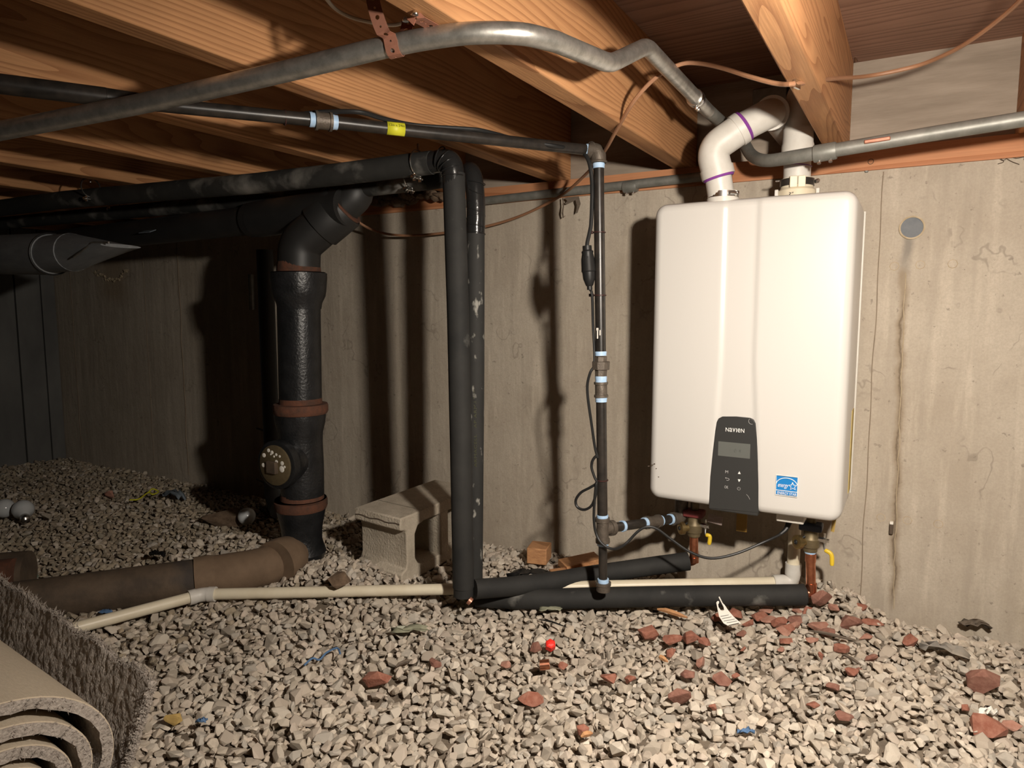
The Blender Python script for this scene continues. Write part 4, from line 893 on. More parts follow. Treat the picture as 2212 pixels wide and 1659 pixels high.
MB().tube([(SX, SY, sz(866)), (SX + 0.006, SY, sz(650))], 43.8 * k, 32).build('pipe', M['castiron'], stack)
MB().lathe((SX + 0.008, SY, 0), (0, 0, 1), prof([(668, 44), (655, 46), (640, 53), (628, 55), (600, 57.5), (590, 57.5), (588, 55), (588, 44)]), 32).build('upper_hub', M['castiron'], stack)
MB().lathe((SX + 0.010, SY, 0), (0, 0, 1), prof([(592, 45), (566, 43)]), 32, cap=False).build('rust_joint', M['rust'], stack)
cd_ = Vector((0.06, -1, 0)).normalized(); cc_ = Vector((SX - 0.004, SY, sz(990)))
MB().lathe(cc_, cd_, [(0, 0.052), (0.045, 0.058), (0.072, 0.065), (0.078, 0.070), (0.100, 0.070), (0.102, 0.066), (0.102, 0.055)], 32).build('clean_out_hub', M['castiron'], stack)
pg = MB().lathe(cc_ + cd_ * 0.094, cd_, [(0, 0.058), (0.012, 0.058), (0.014, 0.055)], 32).build('clean_out_plug', M['brassdull'], stack)
pu = Vector((1, 0.06, 0)).normalized()
fc_ = cc_ + cd_ * 0.1085
MB().box(fc_ + Vector((-0.022, -0.010, -0.022)), fc_ + Vector((0.014, 0.006, 0.012))).build('plug_square', M['oldiron'], pg, bevel=0.0015)
rs = random.Random(5)
for dx, dz, r in ((-0.031, 0.022, .007), (-0.016, 0.035, .006), (-0.005, 0.031, .006), (0.008, 0.027, .0045), (0.001, 0.022, .0035), (0.019, 0.024, .004), (-0.034, -0.002, .007), (0.026, 0.008, .007), (0.024, -0.006, .010), (0.008, 0.010, .006), (0.033, 0.0, .004), (-0.009, 0.026, .003)):
    MB().lathe(fc_ + pu * dx * 1.2 + Vector((0, 0, dz * 1.2)), cd_, [(-0.002, r * rs.uniform(.7, 1.2)), (0.0, r * .9), (0.0006, r * .4)], 10).build('paint_spatter', M['paper'], pg)
# 45 degree bend up to the overhead waste line
e0 = Vector((SX + 0.012, SY, sz(575))); e1_ = Vector((SX + 0.014, SY, sz(530)))
dw = Vector((0.72, 0.30, 0.62)).normalized()
be = fillet([e0, Vector((SX + 0.016, SY, sz(528))), Vector((SX + 0.016, SY, sz(528))) + dw * 0.12], 0.07, 10)
MB().tube(be, 0.0595, 30).build('bend', M['abs'], stack)
MB().lathe(be[-1] - dw * 0.040, dw, [(0, 0.056), (0, 0.0665), (0.085, 0.0685), (0.09, 0.066), (0.09, 0.050)], 30).build('bend_hub', M['abs'], stack)
MB().lathe(be[-1] + dw * 0.046, dw, [(0, 0.062), (0.010, 0.062)], 30).build('rust_joint', M['rust'], stack)
HZP = sz(472)
ovh = thing('overhead_waste_pipe', 'thick black waste pipe running left above the soil stack', 'waste pipe', (SX, SY, HZP - 0.05))
he = be[-1] + dw * 0.09
MB().tube(fillet([be[-1] + dw * 0.03, he + dw * 0.02, he + dw * 0.02 + Vector((-0.05, 0, 0.03))], 0.04, 6), 0.050, 26).build('wye', M['abs'], ovh)
MB().tube([(SX + 0.17, SY + 0.03, HZP + 0.026), (SX - 0.18, SY + 0.02, HZP + 0.012)], 0.0525, 26).build('wye_run', M['abs'], ovh)
MB().tube([(SX - 0.18, SY + 0.02, HZP + 0.012), (XL + 0.1, SY - 0.02, HZP - 0.02)], 0.043, 24).build('pipe', M['abs'], ovh)
MB().lathe((SX - 0.17, SY + 0.02, HZP + 0.012), (-1, 0, 0), [(0, 0.044), (0, 0.052), (0.035, 0.051), (0.035, 0.044)], 24).build('coupling', M['abs'], ovh)
a = P(318, 500, y=1.39); MB().box(a + Vector((-0.03, -0.012, -0.001)), a + Vector((0.03, 0.012, 0.001)), Matrix.Rotation(0.4, 3, 'X')).build('pipe_label', M['greycloth'], ovh)
vp = thing('vertical_waste_pipe', 'thin dark pipe standing in shadow against the wall behind the soil stack', 'waste pipe', (P(585, 1000, y=1.80).x, 1.80, 0.02))
x_ = P(583, 850, y=1.80).x
MB().tube([(x_, 1.80, 0.98), (x_, 1.80, 0.08)], 0.030, 18).build('pipe', M['abs'], vp)
MB().tube(fillet([(x_, 1.80, 0.14), (x_, 1.80, 0.05), (x_ + 0.12, 1.72, 0.03)], 0.05, 6), 0.034, 18).build('elbow', M['greycloth'], vp)
for py in (925, 1035): c = P(555, py, y=1.86); MB().tube([c, c + Vector((0.09, -0.03, 0))], 0.004, 8).build('pipe_bracket', M['oldiron'], vp)
x2 = P(546, 700, y=1.90).x; MB().tube([(x2, 1.90, 0.90), (x2, 1.90, 0.76)], 0.011, 10).build('pale_stub', M['emtdull'], vp)
# ================================================================ grey duct, top left
dy = 1.20
duct = thing('metal_duct', 'grey round metal duct ending in a tapered boot', 'duct', (P(60, 550, y=dy).x, dy, P(60, 550, y=dy).z))
A = P(-140, 552, y=dy); B_ = P(112, 549, y=dy); C_ = P(158, 545, y=dy); D_ = P(262, 536, y=dy)
dd_ = (B_ - A).normalized()
MB().tube([A - dd_ * 0.6, B_], 0.0655, 28).build('round_duct', M['duct'], duct)
MB().ring(B_, dd_, 0.0645, 0.0028, 28).build('crimp_band', M['abs'], duct)
MB().tube([B_, C_], 0.058, 28).build('collar', M['duct'], duct)
bt = MB(); cs = [C_ + Vector((0, 0.055 * math.cos(a), 0.058 * math.sin(a))) for a in np.linspace(0, 2 * math.pi, 20, endpoint=False)]
ce = [D_ + Vector((0.0, 0.06 * math.cos(a), 0.005 * math.sin(a) + 0.006)) for a in np.linspace(0, 2 * math.pi, 20, endpoint=False)]
bt.add(cs + ce, [(i, (i + 1) % 20, 20 + (i + 1) % 20, 20 + i) for i in range(20)] + [tuple(range(20, 40))]).build('tapered_boot', M['duct'], duct, angle=50)
s0_ = P(160, 556, y=dy - 0.060); MB().tube([s0_, P(200, 524, y=dy - 0.055), P(235, 524, y=dy - 0.058)], 0.003, 6).build('boot_seam', M['emt'], duct)
MB().tube([A + Vector((0, 0, .06)), Vector((A.x, dy, JB + .01))], 0.003, 8).build('hanger_wire', M['emtdull'], duct)
# ================================================================ old drain on the ground
gd_ = thing('ground_drain', 'heavy brown-black iron drain pipe half buried below the stack', 'waste pipe', (P(300, 1300, z=0.05).x, P(300, 1300, z=0.05).y, 0))
ga, gb_, gc_ = P(40, 1302, z=0.045), P(425, 1250, z=0.048), P(560, 1228, z=0.052)
MB().tube([ga + (ga - gb_).normalized() * 0.5, ga, gb_], 0.0520, 26).build('pipe', M['oldiron'], gd_)
u_ = (gc_ - gb_).normalized()
MB().lathe(gb_ - u_ * 0.004, u_, [(0, 0.046), (0, 0.0575), (0.035, 0.0575), (0.05, 0.054)], 28).build('hub', M['clay'], gd_)
MB().tube(fillet([gb_ + u_ * 0.03, gc_, P(606, 1212, z=0.055), Vector((SX - 0.02, SY - 0.02, 0.035))], 0.06, 8), 0.054, 26).build('bend', M['clay'], gd_)
ga2 = P(612, 1213, z=0.056); du = (Vector((SX, SY, 0.05)) - gc_).normalized()
MB().lathe(ga2 - du * 0.035, du, [(0, 0.056), (0, 0.0685), (0.025, 0.070), (0.06, 0.066), (0.075, 0.055)], 28).build('bend_hub', M['clay'], gd_)
o = thing('clay_pipe_end', 'rust brown pipe end poking in at the left edge', 'waste pipe', (P(20, 1260, z=0.05).x, P(20, 1260, z=0.05).y, 0.0))
ca_ = P(30, 1255, z=0.060); cu_ = (P(-200, 1275, z=0.06) - ca_).normalized()
MB().lathe(ca_, cu_, [(0, 0.045), (0, 0.058), (0.06, 0.058), (0.07, 0.050), (0.6, 0.050)], 26, cap=True).build('pipe', M['rust'], o)
MB().lathe(ca_ + Vector((-0.03, 0.05, 0.0)), cu_, [(0, 0.040), (0, 0.058), (0.3, 0.058)], 26).build('broken_lip', M['oldiron'], o)

# ================================================================ concrete block
b_r, b_l = P(868, 1266, z=0.005), P(757, 1230, z=0.005)
wdir_ = (b_l - b_r); wdir_.z = 0; wdir_.normalize()
ldir_ = Vector((-wdir_.y, wdir_.x, 0)); ldir_ = ldir_ if ldir_.y > 0 else -ldir_
ldir_ = (ldir_ + wdir_ * 0.10).normalized()
BW, BL, BH = 0.185, 0.385, 0.190
blk = thing('concrete_block', 'hollow concrete block lying on its side against the wall', 'concrete block', b_r + wdir_ * BW / 2 + ldir_ * BL / 2)
def bl(l, w, h): return b_r + ldir_ * l + wdir_ * w + Vector((0, 0, h))
prf = [(0, 0), (0, 0.030), (0.008, 0.036), (0.020, 0.040), (0.026, 0.055), (0.026, 0.135), (0.020, 0.150), (0.008, 0.153), (-0.002, 0.156), (0, 0.190)]
prf2 = [(0.10, 0.190), (0.10, 0.156), (0.075, 0.150), (0.062, 0.130), (0.062, 0.060), (0.075, 0.040), (0.10, 0.032), (0.10, 0)]
e_ = MB().prism([bl(l, 0, h) for l, h in prf + prf2], wdir_ * BW)
def slab(l0, l1, h0, h1):
    v = [bl(l, w, h) for l in (l0, l1) for w in (0, BW) for h in (h0, h1)]
    e_.add(v, [(0, 1, 3, 2), (4, 6, 7, 5), (0, 4, 5, 1), (2, 3, 7, 6), (0, 2, 6, 4), (1, 5, 7, 3)])
slab(0.09, BL, 0.0, 0.0335); slab(0.09, BL, 0.1565, 0.190); slab(0.182, 0.222, 0.03, 0.16); slab(BL - 0.05, BL - 0.015, 0.03, 0.16)
e_.build('block_body', M['cmu'], blk, bevel=0.004, angle=40)
for hh_ in (0.172, 0.014):
    g_ = [bl(-0.0012, w, hh_ + 0.002 * math.sin(w * 90)) for w in np.linspace(0.004, BW - 0.004, 14)]
    MB().tube(g_, 0.0018, 6).build('mortar_groove', M['mark'], blk)

# ================================================================ carpet roll
cx0 = -1.0; RLEN = 0.95
carpet = thing('carpet_roll', 'rolled grey-brown carpet with tan backing and a loose flap', 'carpet', (cx0 - RLEN / 2, 0.42, 0.0))
def spiral(off, n=230):
    pts = []
    for i in range(n):
        t = i / (n - 1); an = 1.55 * math.pi - 0.35 + t * 2 * math.pi * 4.1
        g_ = 1 - 0.78 * t ** 0.9
        a_, b_ = 0.160 * g_ + 0.0 - off, 0.124 * g_ - off
        yy = 0.396 + 0.006 * t + a_ * math.cos(-an) * 1.0; zz = 0.132 - 0.030 * t + b_ * math.sin(-an)
        zz += 0.10 * (yy - 0.40) * (-1.0) * (1 - t * 0.3)
        pts.append((yy, max(0.004, zz)))
    return pts
def sheet(name, inner, outer, m, x0, x1, nx=1, jit=0.0, seed=1):
    rs_ = random.Random(seed); V = []; F = []; n = len(inner)
    xs = [x0 + (x1 - x0) * i / nx for i in range(nx + 1)]
    for k_, x in enumerate(xs):
        for (a, b), (c, d) in zip(inner, outer):
            j = jit if k_ == 0 else 0
            sk = 0.10 * (cx0 - x); V.append((x + rs_.uniform(-j, j), a + sk + rs_.uniform(-j, j) * .4, b + rs_.uniform(-j, j) * .4)); V.append((x + rs_.uniform(-j, j) * 0.3, c + sk, d))
    s = 2 * n
    for k_ in range(nx):
        for i in range(n - 1):
            a, b = k_ * s + 2 * i, (k_ + 1) * s + 2 * i
            F += [(a, a + 2, b + 2, b), (a + 1, b + 1, b + 3, a + 3)]
    for i in range(n - 1):
        F.append((2 * i, 2 * i + 1, 2 * i + 3, 2 * i + 2)); a = nx * s + 2 * i; F.append((a, a + 2, a + 3, a + 1))
    F.append((0, s, s + 1, 1)) if nx == 1 else None
    return mkobj(name, V, F, m, carpet, angle=50)
o0, o1, o2 = spiral(0.0), spiral(0.0020), spiral(0.0175)
sheet('backing', o1, o0, M['backing'], cx0, cx0 - RLEN)
sheet('pile', o2, o1, M['pile'], cx0 + 0.002, cx0 - RLEN, nx=3, jit=0.0028)
# loose flap standing up beside the roll, pile towards the viewer
fl = []; 
NX, NZ = 150, 34
rs = random.Random(11); Vf = []; Ff = []
for i in range(NX + 1):
    t = i / NX; x = cx0 + 0.012 - t * 0.95
    for j in range(NZ + 1):
        s = j / NZ; top_z = 0.190 + 0.022 * min(1, t * 1.6) + 0.004 * math.sin(t * 40)
        z = 0.004 + s * (top_z - 0.004); y = 0.552 + 0.05 * s ** 1.5 + 0.095 * t - 0.030 * (1 - s) ** 2
        jj = 0.0022
        Vf.append((x + rs.uniform(-jj, jj) * .6, y + rs.uniform(-jj, jj), z + rs.uniform(-jj, jj) * .6 * (s > 0)))
for i in range(NX):
    for j in range(NZ):
        a = i * (NZ + 1) + j; Ff.append((a, a + 1, a + NZ + 2, a + NZ + 1))
flap = mkobj('flap_pile', Vf, Ff, M['pile'], carpet, angle=80)
sm = flap.modifiers.new('solid', 'SOLIDIFY'); sm.thickness = 0.010; sm.offset = 1
fz = MB()
for k in range(900):
    t = rs.random() ** 1.2; x = cx0 + 0.012 - t * 0.95; top_z = 0.190 + 0.022 * min(1, t * 1.6) + 0.004 * math.sin(t * 40)
    a = Vector((x, 0.606 + 0.095 * t + rs.uniform(-0.006, 0.006), top_z + rs.uniform(-0.004, 0.002)))
    b = a + Vector((rs.uniform(-0.006, 0.006), rs.uniform(-0.006, 0.006), rs.uniform(0.001, 0.009)))
    w = Vector((0.0009, 0.0006, 0)); fz.add([a - w, a + w, b], [(0, 1, 2)])
for k in range(500):
    s = rs.random(); a = Vector((cx0 + 0.014, 0.545 + 0.05 * s ** 1.5 - 0.03 * (1 - s) ** 2 + rs.uniform(-0.004, 0.012), 0.004 + s * 0.186))
    b = a + Vector((rs.uniform(0.001, 0.009), rs.uniform(-0.005, 0.006), rs.uniform(-0.005, 0.005))); w = Vector((0, 0.0006, 0.0009)); fz.add([a - w, a + w, b], [(0, 1, 2)])
fo = fz.build('loose_fibres', M['pile'], carpet, flat=True); fo['kind'] = 'stuff'
fz = MB()
for k in range(2600):
    i = rs.randrange(len(o1) - 1); t = rs.random(); q_ = rs.random()
    y = o1[i][0] * (1 - q_) + o2[i][0] * q_; z = o1[i][1] * (1 - q_) + o2[i][1] * q_
    a = Vector((cx0 + 0.001, y, z)); b = a + Vector((rs.uniform(0.001, 0.006), rs.uniform(-0.005, 0.005), rs.uniform(-0.005, 0.005))); w = Vector((0, 0.0007, 0.0009)); fz.add([a - w, a + w, b], [(0, 1, 2)])
fo = fz.build('cut_edge_fibres', M['pile'], carpet, flat=True); fo['kind'] = 'stuff'

# ================================================================ gravel
rs = random.Random(21); nr = np.random.default_rng(4)
protos = [hull(rs.choice((15, 18, 22)), (0.5, 0.5 * rs.uniform(0.62, 0.92), 0.5 * rs.uniform(0.40, 0.70)), rs) for _ in range(60)]
TINTS = [(0.49, 0.425, 0.345), (0.52, 0.455, 0.375), (0.45, 0.385, 0.315), (0.58, 0.515, 0.43), (0.38, 0.33, 0.27), (0.50, 0.425, 0.34), (0.46, 0.415, 0.355), (0.51, 0.435, 0.36)]
in_carpet = lambda x, y: x < cx0 - 0.02 and y < 0.54 + 0.1 * (cx0 - x)
def seen(x, y):
    u, w, dd = pix((x, y, 0.0)); return (u, w, dd) if (dd > 0.3 and -170 < u < IW + 260 and w < IH + 170) else None
# stones lie beside each other: reject places that are already taken, then fill the gaps one layer lower
stones = []; G_ = {}; CS = 0.05
def taken(x, y, s, k):
    ci, cj = int(x // CS), int(y // CS)
    for a in (-1, 0, 1):
        for b in (-1, 0, 1):
            for (X, Y, S) in G_.get((ci + a, cj + b), ()):
                if (X - x) ** 2 + (Y - y) ** 2 < (k * (S + s)) ** 2: return True
    return False
for att in range(80000):
    x, y = rs.uniform(-3.78, 0.95), rs.uniform(0.30, 1.912)
    c_ = seen(x, y)
    if c_ is None or in_carpet(x, y): continue
    s = min(0.046, max(0.017, rs.lognormvariate(math.log(0.0285), 0.26)))
    if att > 40000: s *= 0.72
    if x < -1.9: s *= 0.9
    if taken(x, y, s, 0.27): continue
    G_.setdefault((int(x // CS), int(y // CS)), []).append((x, y, s)); stones.append([x, y, c_[2], c_[0], c_[1], s, 0])
for y in np.arange(0.30, 1.925, 0.021):
    for x in np.arange(-3.78, 0.95, 0.021):
        xx, yy = x + rs.uniform(-.5, .5) * 0.02, y + rs.uniform(-.5, .5) * 0.02; c_ = seen(xx, yy)
        if c_ is None or in_carpet(xx, yy): continue
        stones.append([xx, yy, c_[2], c_[0], c_[1], rs.uniform(0.020, 0.031), 1])
def keep_big(st): 
    x, y, dd, u, w, s, lay = st; return lay == 0 and 20 < u < IW - 20 and w < IH - 12 and w > 1000
order = sorted([i for i, st in enumerate(stones) if keep_big(st)], key=lambda i: -stones[i][5] / stones[i][2])[:300]
oset = set(order)
def stone_xf(st):
    x, y, dd, u, w, s, lay = st
    R = Euler((rs.gauss(0, 0.5), rs.gauss(0, 0.5), rs.uniform(0, 6.28))).to_matrix()
    return R, s, Vector((x, y, ground(x, y) + (0.009 + rs.uniform(-0.005, 0.008) if lay == 0 else 0.001)))
pm = []
for k_, (v, f) in enumerate(protos):
    me = bpy.data.meshes.new('gravel_stone'); me.from_pydata([tuple(p) for p in v], [], f)
    at = me.attributes.new('tint', 'FLOAT_COLOR', 'POINT'); q_ = rs.uniform(0.9, 1.1); t = tuple(c * q_ for c in TINTS[k_ % len(TINTS)])
    at.data.foreach_set('color', [c for _ in v for c in (*t, 1)])
    me.materials.append(M['stone']); pm.append(me)
for i in order:
    R, s, loc = stone_xf(stones[i]); k_ = rs.randrange(60)
    o = bpy.data.objects.new('gravel_stone', pm[k_]); COL.objects.link(o)
    o.matrix_world = Matrix.Translation(loc) @ R.to_4x4() @ Matrix.Scale(s, 4)
    tag(o, 'larger angular tan limestone piece of the loose gravel floor', 'gravel', 'larger stones of the gravel floor')
pv = [np.array([tuple(p) for p in v]) for v, f in protos]; pf = [np.array(f) for v, f in protos]
VV = []; FF = []; TT = []; nb = 0
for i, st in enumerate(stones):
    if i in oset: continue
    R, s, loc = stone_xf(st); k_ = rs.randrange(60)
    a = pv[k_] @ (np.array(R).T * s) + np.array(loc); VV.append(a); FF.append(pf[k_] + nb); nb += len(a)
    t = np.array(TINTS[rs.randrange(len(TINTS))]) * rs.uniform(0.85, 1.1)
    if rs.random() < min(0.8, max(0, -1.3 - st[0]) * 1.2): t = t * np.array((0.72, 0.69, 0.62))      # darker, browner stones, more of them towards the far end
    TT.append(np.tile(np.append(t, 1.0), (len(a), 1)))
# mounds get a second layer
for (cx_, cy_, r_, n_) in ((-0.17, 1.86, 0.12, 90), (-1.30, 1.345, 0.10, 150), (-1.42, 1.33, 0.07, 80), (-1.75, 1.36, 0.2, 150)):
    for _ in range(n_):
        an, q_ = rs.uniform(0, 6.28), r_ * math.sqrt(rs.random()); x, y = cx_ + q_ * math.cos(an), min(1.92, cy_ + q_ * math.sin(an))
        R = Euler((rs.gauss(0, 0.6), rs.gauss(0, 0.6), rs.uniform(0, 6.28))).to_matrix(); s = rs.uniform(0.018, 0.036); k_ = rs.randrange(60)
        a = pv[k_] @ (np.array(R).T * s) + np.array((x, y, ground(x, y) + 0.016 + rs.uniform(0, 0.012))); VV.append(a); FF.append(pf[k_] + nb); nb += len(a)
        t = np.array(TINTS[rs.randrange(len(TINTS))]) * rs.uniform(0.85, 1.1); TT.append(np.tile(np.append(t, 1.0), (len(a), 1)))
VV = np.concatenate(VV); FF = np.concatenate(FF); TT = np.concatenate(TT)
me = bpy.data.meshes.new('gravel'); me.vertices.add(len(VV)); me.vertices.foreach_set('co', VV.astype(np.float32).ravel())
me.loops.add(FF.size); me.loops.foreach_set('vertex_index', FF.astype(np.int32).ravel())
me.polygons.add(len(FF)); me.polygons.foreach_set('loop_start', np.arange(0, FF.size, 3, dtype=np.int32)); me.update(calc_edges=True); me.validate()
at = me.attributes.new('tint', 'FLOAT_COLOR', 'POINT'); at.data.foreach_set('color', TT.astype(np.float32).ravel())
me.materials.append(M['stone'])
gv_ = bpy.data.objects.new('gravel', me); COL.objects.link(gv_); gv_['kind'] = 'stuff'; tag(gv_, 'loose bed of small tan crushed limestone covering the floor', 'gravel')
me.polygons.foreach_set('use_smooth', [False] * len(me.polygons))

# ================================================================ broken brick on the gravel
def shard(px, py, w, h, label=None, group=None, m='brick', seed=None, zz=0.012, name='brick_fragment', cat='brick', tilt=0.35, thick=None, yaw=None):
    rr_ = random.Random(seed if seed is not None else int(px * 7 + py))
    p = P(px, py + h * 0.30, z=zz); u, w_, dd = pix(p)
    p = P(px, py + h * 0.30, z=max(0.010, ground(p.x, min(p.y, 1.9)) + zz)); sx = w * dd / FPX
    v, f = hull(15, (sx * 0.60, sx * 0.50 * rr_.uniform(0.6, 0.85), thick or max(0.006, min(0.55 * sx, h * dd / FPX * 0.55))), rr_)
    R = Euler((rr_.uniform(-tilt, tilt) + 0.2, rr_.uniform(-tilt, tilt), YAW + (yaw if yaw is not None else rr_.uniform(-0.3, 0.3)))).to_matrix()
    vv = [R @ q_ for q_ in v]; mz = min(q_.z for q_ in vv)
    o = mkobj(name, [q_ + Vector((p.x, p.y, p.z - mz * 0.55)) for q_ in vv], f, M[m if m != 'brick' else rr_.choice(('brick', 'brick', 'brick1', 'brick2'))], flat=True, bevel=0.0012)
    if o.matrix_world: pass
    return tag(o, label, cat, group)
big = [(820, 1463, 72, 44, 'large long dark red brick fragment on the open gravel near the carpet'),
       (941, 1430, 30, 26, 'small red brick chip right of the large long fragment'),
       (1093, 1433, 26, 20, 'small red brick chip left of the copper pipe offcut'),
       (1147, 1510, 58, 28, 'flat bow-shaped brown brick fragment low in the centre foreground'),
       (1158, 1395, 30, 26, 'brick chip touching the bright red cap'),
       (1216, 1437, 24, 18, 'pale orange brick chip right of the copper pipe offcut'),
       (1315, 1463, 38, 28, 'rounded purplish brick fragment, left of two side by side'),
       (1361, 1467, 28, 26, 'triangular red brick chip, right of two side by side'),
       (1258, 1574, 30, 30, 'dark purple-brown brick chip with an orange splinter below it'),
       (1467, 1503, 48, 48, 'tall pointed red brick fragment in the gravel below the heater'),
       (1560, 1465, 38, 38, 'tilted squarish red brick fragment in front of the white tag'),
       (1487, 1457, 36, 24, 'dark red brick chip between the tall pointed and squarish fragments'),
       (1518, 1430, 32, 26, 'pale red brick chip just behind the tilted squarish fragment'),
       (1452, 1410, 36, 20, 'flat red brick chip beside an orange splinter'),
       (1540, 1525, 20, 26, 'small upright red brick chip below the squarish fragment'),
       (1820, 1545, 42, 34, 'leaning triangular red brick sliver in the lower right gravel'),
       (1756, 1518, 28, 22, 'small red brick chip left of the leaning sliver'),
       (1804, 1483, 36, 16, 'thin flat red brick sliver lying among pale stones'),
       (2120, 1470, 68, 62, 'large five-sided red brick fragment near the right edge'),
       (2128, 1566, 82, 46, 'large two-tone brick fragment with a white paper scrap behind'),
       (2184, 1567, 40, 18, 'flat orange-red brick sliver at the right edge'),
       (1968, 1381, 40, 28, 'red brick fragment lying alone near the base of the wall'),
       (1882, 1420, 30, 28, 'round dark red brick chip right of a flat orange one'),
       (1817, 1400, 36, 22, 'flat orange-red brick chip with a thin twig beneath'),
       (1774, 1285, 42, 58, 'upright pale red brick shard leaning on the copper elbow'),
       (1833, 1342, 54, 36, 'broad red brick slab on the mound beside the wall')]
for px, py, w, h, lb in big:
    shard(px, py, w, h, lb, tilt=0.3, zz=0.016 if px not in (1774,) else 0.045)
pile = [(1745, 1322, 40, 26), (1768, 1350, 46, 24), (1722, 1336, 40, 22), (1640, 1330, 44, 18), (1682, 1344, 40, 18), (1590, 1326, 40, 22), (1552, 1330, 36, 20), (1660, 1338, 36, 16), (1700, 1358, 34, 18), (1715, 1348, 30, 18), (1885, 1343, 44, 14), (1862, 1312, 30, 16), (1870, 1374, 30, 14), (1802, 1312, 30, 16), (1790, 1366, 36, 22), (1655, 1318, 34, 14), (1755, 1380, 30, 14), (1615, 1345, 28, 16), (1725, 1318, 30, 14), (1692, 1364, 36, 16)]
for px, py, w, h in pile: shard(px, py, w, h, 'red brick chip in the heap around the copper elbow', 'brick chips heaped by the copper elbow')
mid = [(1400, 1365, 46, 34), (1452, 1381, 44, 20), (1490, 1376, 42, 28), (1522, 1385, 30, 16), (1600, 1366, 24, 20), (1700, 1384, 34, 12), (1775, 1413, 20, 24), (1842, 1452, 34, 20), (1852, 1447, 22, 20), (1590, 1458, 20, 16), (2085, 1527, 22, 18), (1605, 1400, 16, 12), (1688, 1402, 18, 10)]
for px, py, w, h in mid: shard(px, py, w, h, 'small red brick chip scattered on the gravel under the heater', 'brick chips scattered under the heater')
# splinters of wood
def splinter(px0, py0, px1, py1, r, label, m='wiry', z0=0.02, z1=0.02):
    a, b = P(px0, py0, z=z0), P(px1, py1, z=z1); c = a.lerp(b, 0.5) + Vector((0, 0, 0.003)); rr_ = random.Random(px0)
    o = MB().tube([a, a.lerp(c, .5) + Vector((rr_.uniform(-1, 1) * r * .5, 0, r * .3)), c, c.lerp(b, .5), b], [r * .4, r, r * 1.1, r * .9, r * .3], 5).build('wood_splinter', M[m], flat=True); return tag(o, label, 'wood scrap')
splinter(1420, 1316, 1485, 1334, 0.006, 'long orange wood splinter just in front of the floor pipe')
splinter(1424, 1420, 1443, 1430, 0.005, 'short orange wood splinter beside a flat brick chip')
splinter(1255, 1592, 1280, 1584, 0.005, 'short orange splinter low in the centre foreground')
splinter(1745, 1362, 1850, 1385, 0.0035, 'thin dark twig lying in the gravel below the heap', 'darkwood')
splinter(1820, 1414, 1860, 1436, 0.0035, 'thin brown twig beneath a flat brick chip', 'darkwood')
splinter(1165, 1338, 1225, 1355, 0.002, 'thin black wire scrap on the gravel in front of the pipes', 'cord', 0.022, 0.03)
splinter(855, 1440, 890, 1425, 0.004, 'short brown twig above the large brick fragment', 'darkwood')
# small litter
def crumple(px, py, w, h, label, m, cat, name, z=0.02, n=13, seed=1, yaw=0.0, sq=0.35):
    rr_ = random.Random(seed); p = P(px, py, z=z); dd = pix(p)[2]; sx = w * dd / FPX / 2; sh = h * dd / FPX / 2
    N_ = 7; V = []; F = []
    for j in range(N_):
        for i in range(N_):
            u, v_ = i / (N_ - 1) * 2 - 1, j / (N_ - 1) * 2 - 1
            V.append(Vector((u * sx * (1 - 0.25 * abs(v_) * rr_.random()) + rr_.uniform(-.1, .1) * sx, v_ * sx * sq + rr_.uniform(-.1, .1) * sx, rr_.uniform(-0.45, 0.45) * sh + 0.35 * sh * (1 - u * u))))
    R = Matrix.Rotation(YAW + yaw, 3, 'Z')
    for j in range(N_ - 1):
        for i in range(N_ - 1): a = j * N_ + i; F.append((a, a + 1, a + N_ + 1, a + N_))
    o = mkobj(name, [R @ q_ + p for q_ in V], F, M[m], angle=60); s_ = o.modifiers.new('solid', 'SOLIDIFY'); s_.thickness = 0.0012
    return tag(o, label, cat)
a = P(1177, 1437, z=0.022)
o = MB().lathe(a + Vector((-0.009, -0.005, 0)), (0.85, 0.45, 0.12), [(0, 0.0085), (0, 0.0105), (0.020, 0.0105), (0.020, 0.0085)], 18, cap=False).build('copper_offcut', M['copper']); o.modifiers.new('s', 'SOLIDIFY').thickness = 0.001; tag(o, 'short shiny copper pipe offcut on the gravel', 'pipe offcut')
a = P(1189, 1393, z=0.022)
o = MB().lathe(a, (0.35, -0.5, 0.8), [(-0.008, 0.008), (-0.008, 0.0125), (0.006, 0.0115), (0.008, 0.008), (0.009, 0.003)], 6).build('red_cap', M['red'], flat=True); tag(o, 'bright red plastic cap on the gravel', 'cap')
# white hook tag
tp = [(1547, 1302), (1549, 1299), (1553, 1299), (1553, 1303), (1551, 1306), (1552, 1312), (1557, 1319), (1561, 1320), (1564, 1318), (1563, 1312), (1559, 1304), (1552, 1290), (1554, 1289), (1561, 1303), (1565, 1307), (1573, 1319), (1585, 1333), (1601, 1347), (1575, 1353), (1563, 1347), (1553, 1332)]
tz = lambda py: 0.030 + max(0, (1353 - py)) / 64 * 0.045
tagp = [P(x, y, z=tz(y)) for x, y in tp]
ht = thing('hang_tag', 'white plastic hang tag with a hook, stuck in the gravel', 'tag', tagp[18])
ho = MB().prism(tagp, (0.0004, -0.0006, 0.0008)).build('tag_body', M['paper'], ht)
for k_, (x0, y0, x1, y1_) in enumerate(((1557, 1331, 1574, 1328), (1560, 1336, 1580, 1332), (1564, 1341, 1587, 1337), (1570, 1345, 1592, 1341), (1574, 1351, 1596, 1346))):
    MB().tube([P(x0, y0, z=tz(y0) + 0.0018), P(x1, y1_, z=tz(y1_) + 0.0018)], 0.0007 if k_ < 4 else 0.0009, 5).build('tag_print', M['printgrey'] if k_ < 4 else M['mark'], ht)
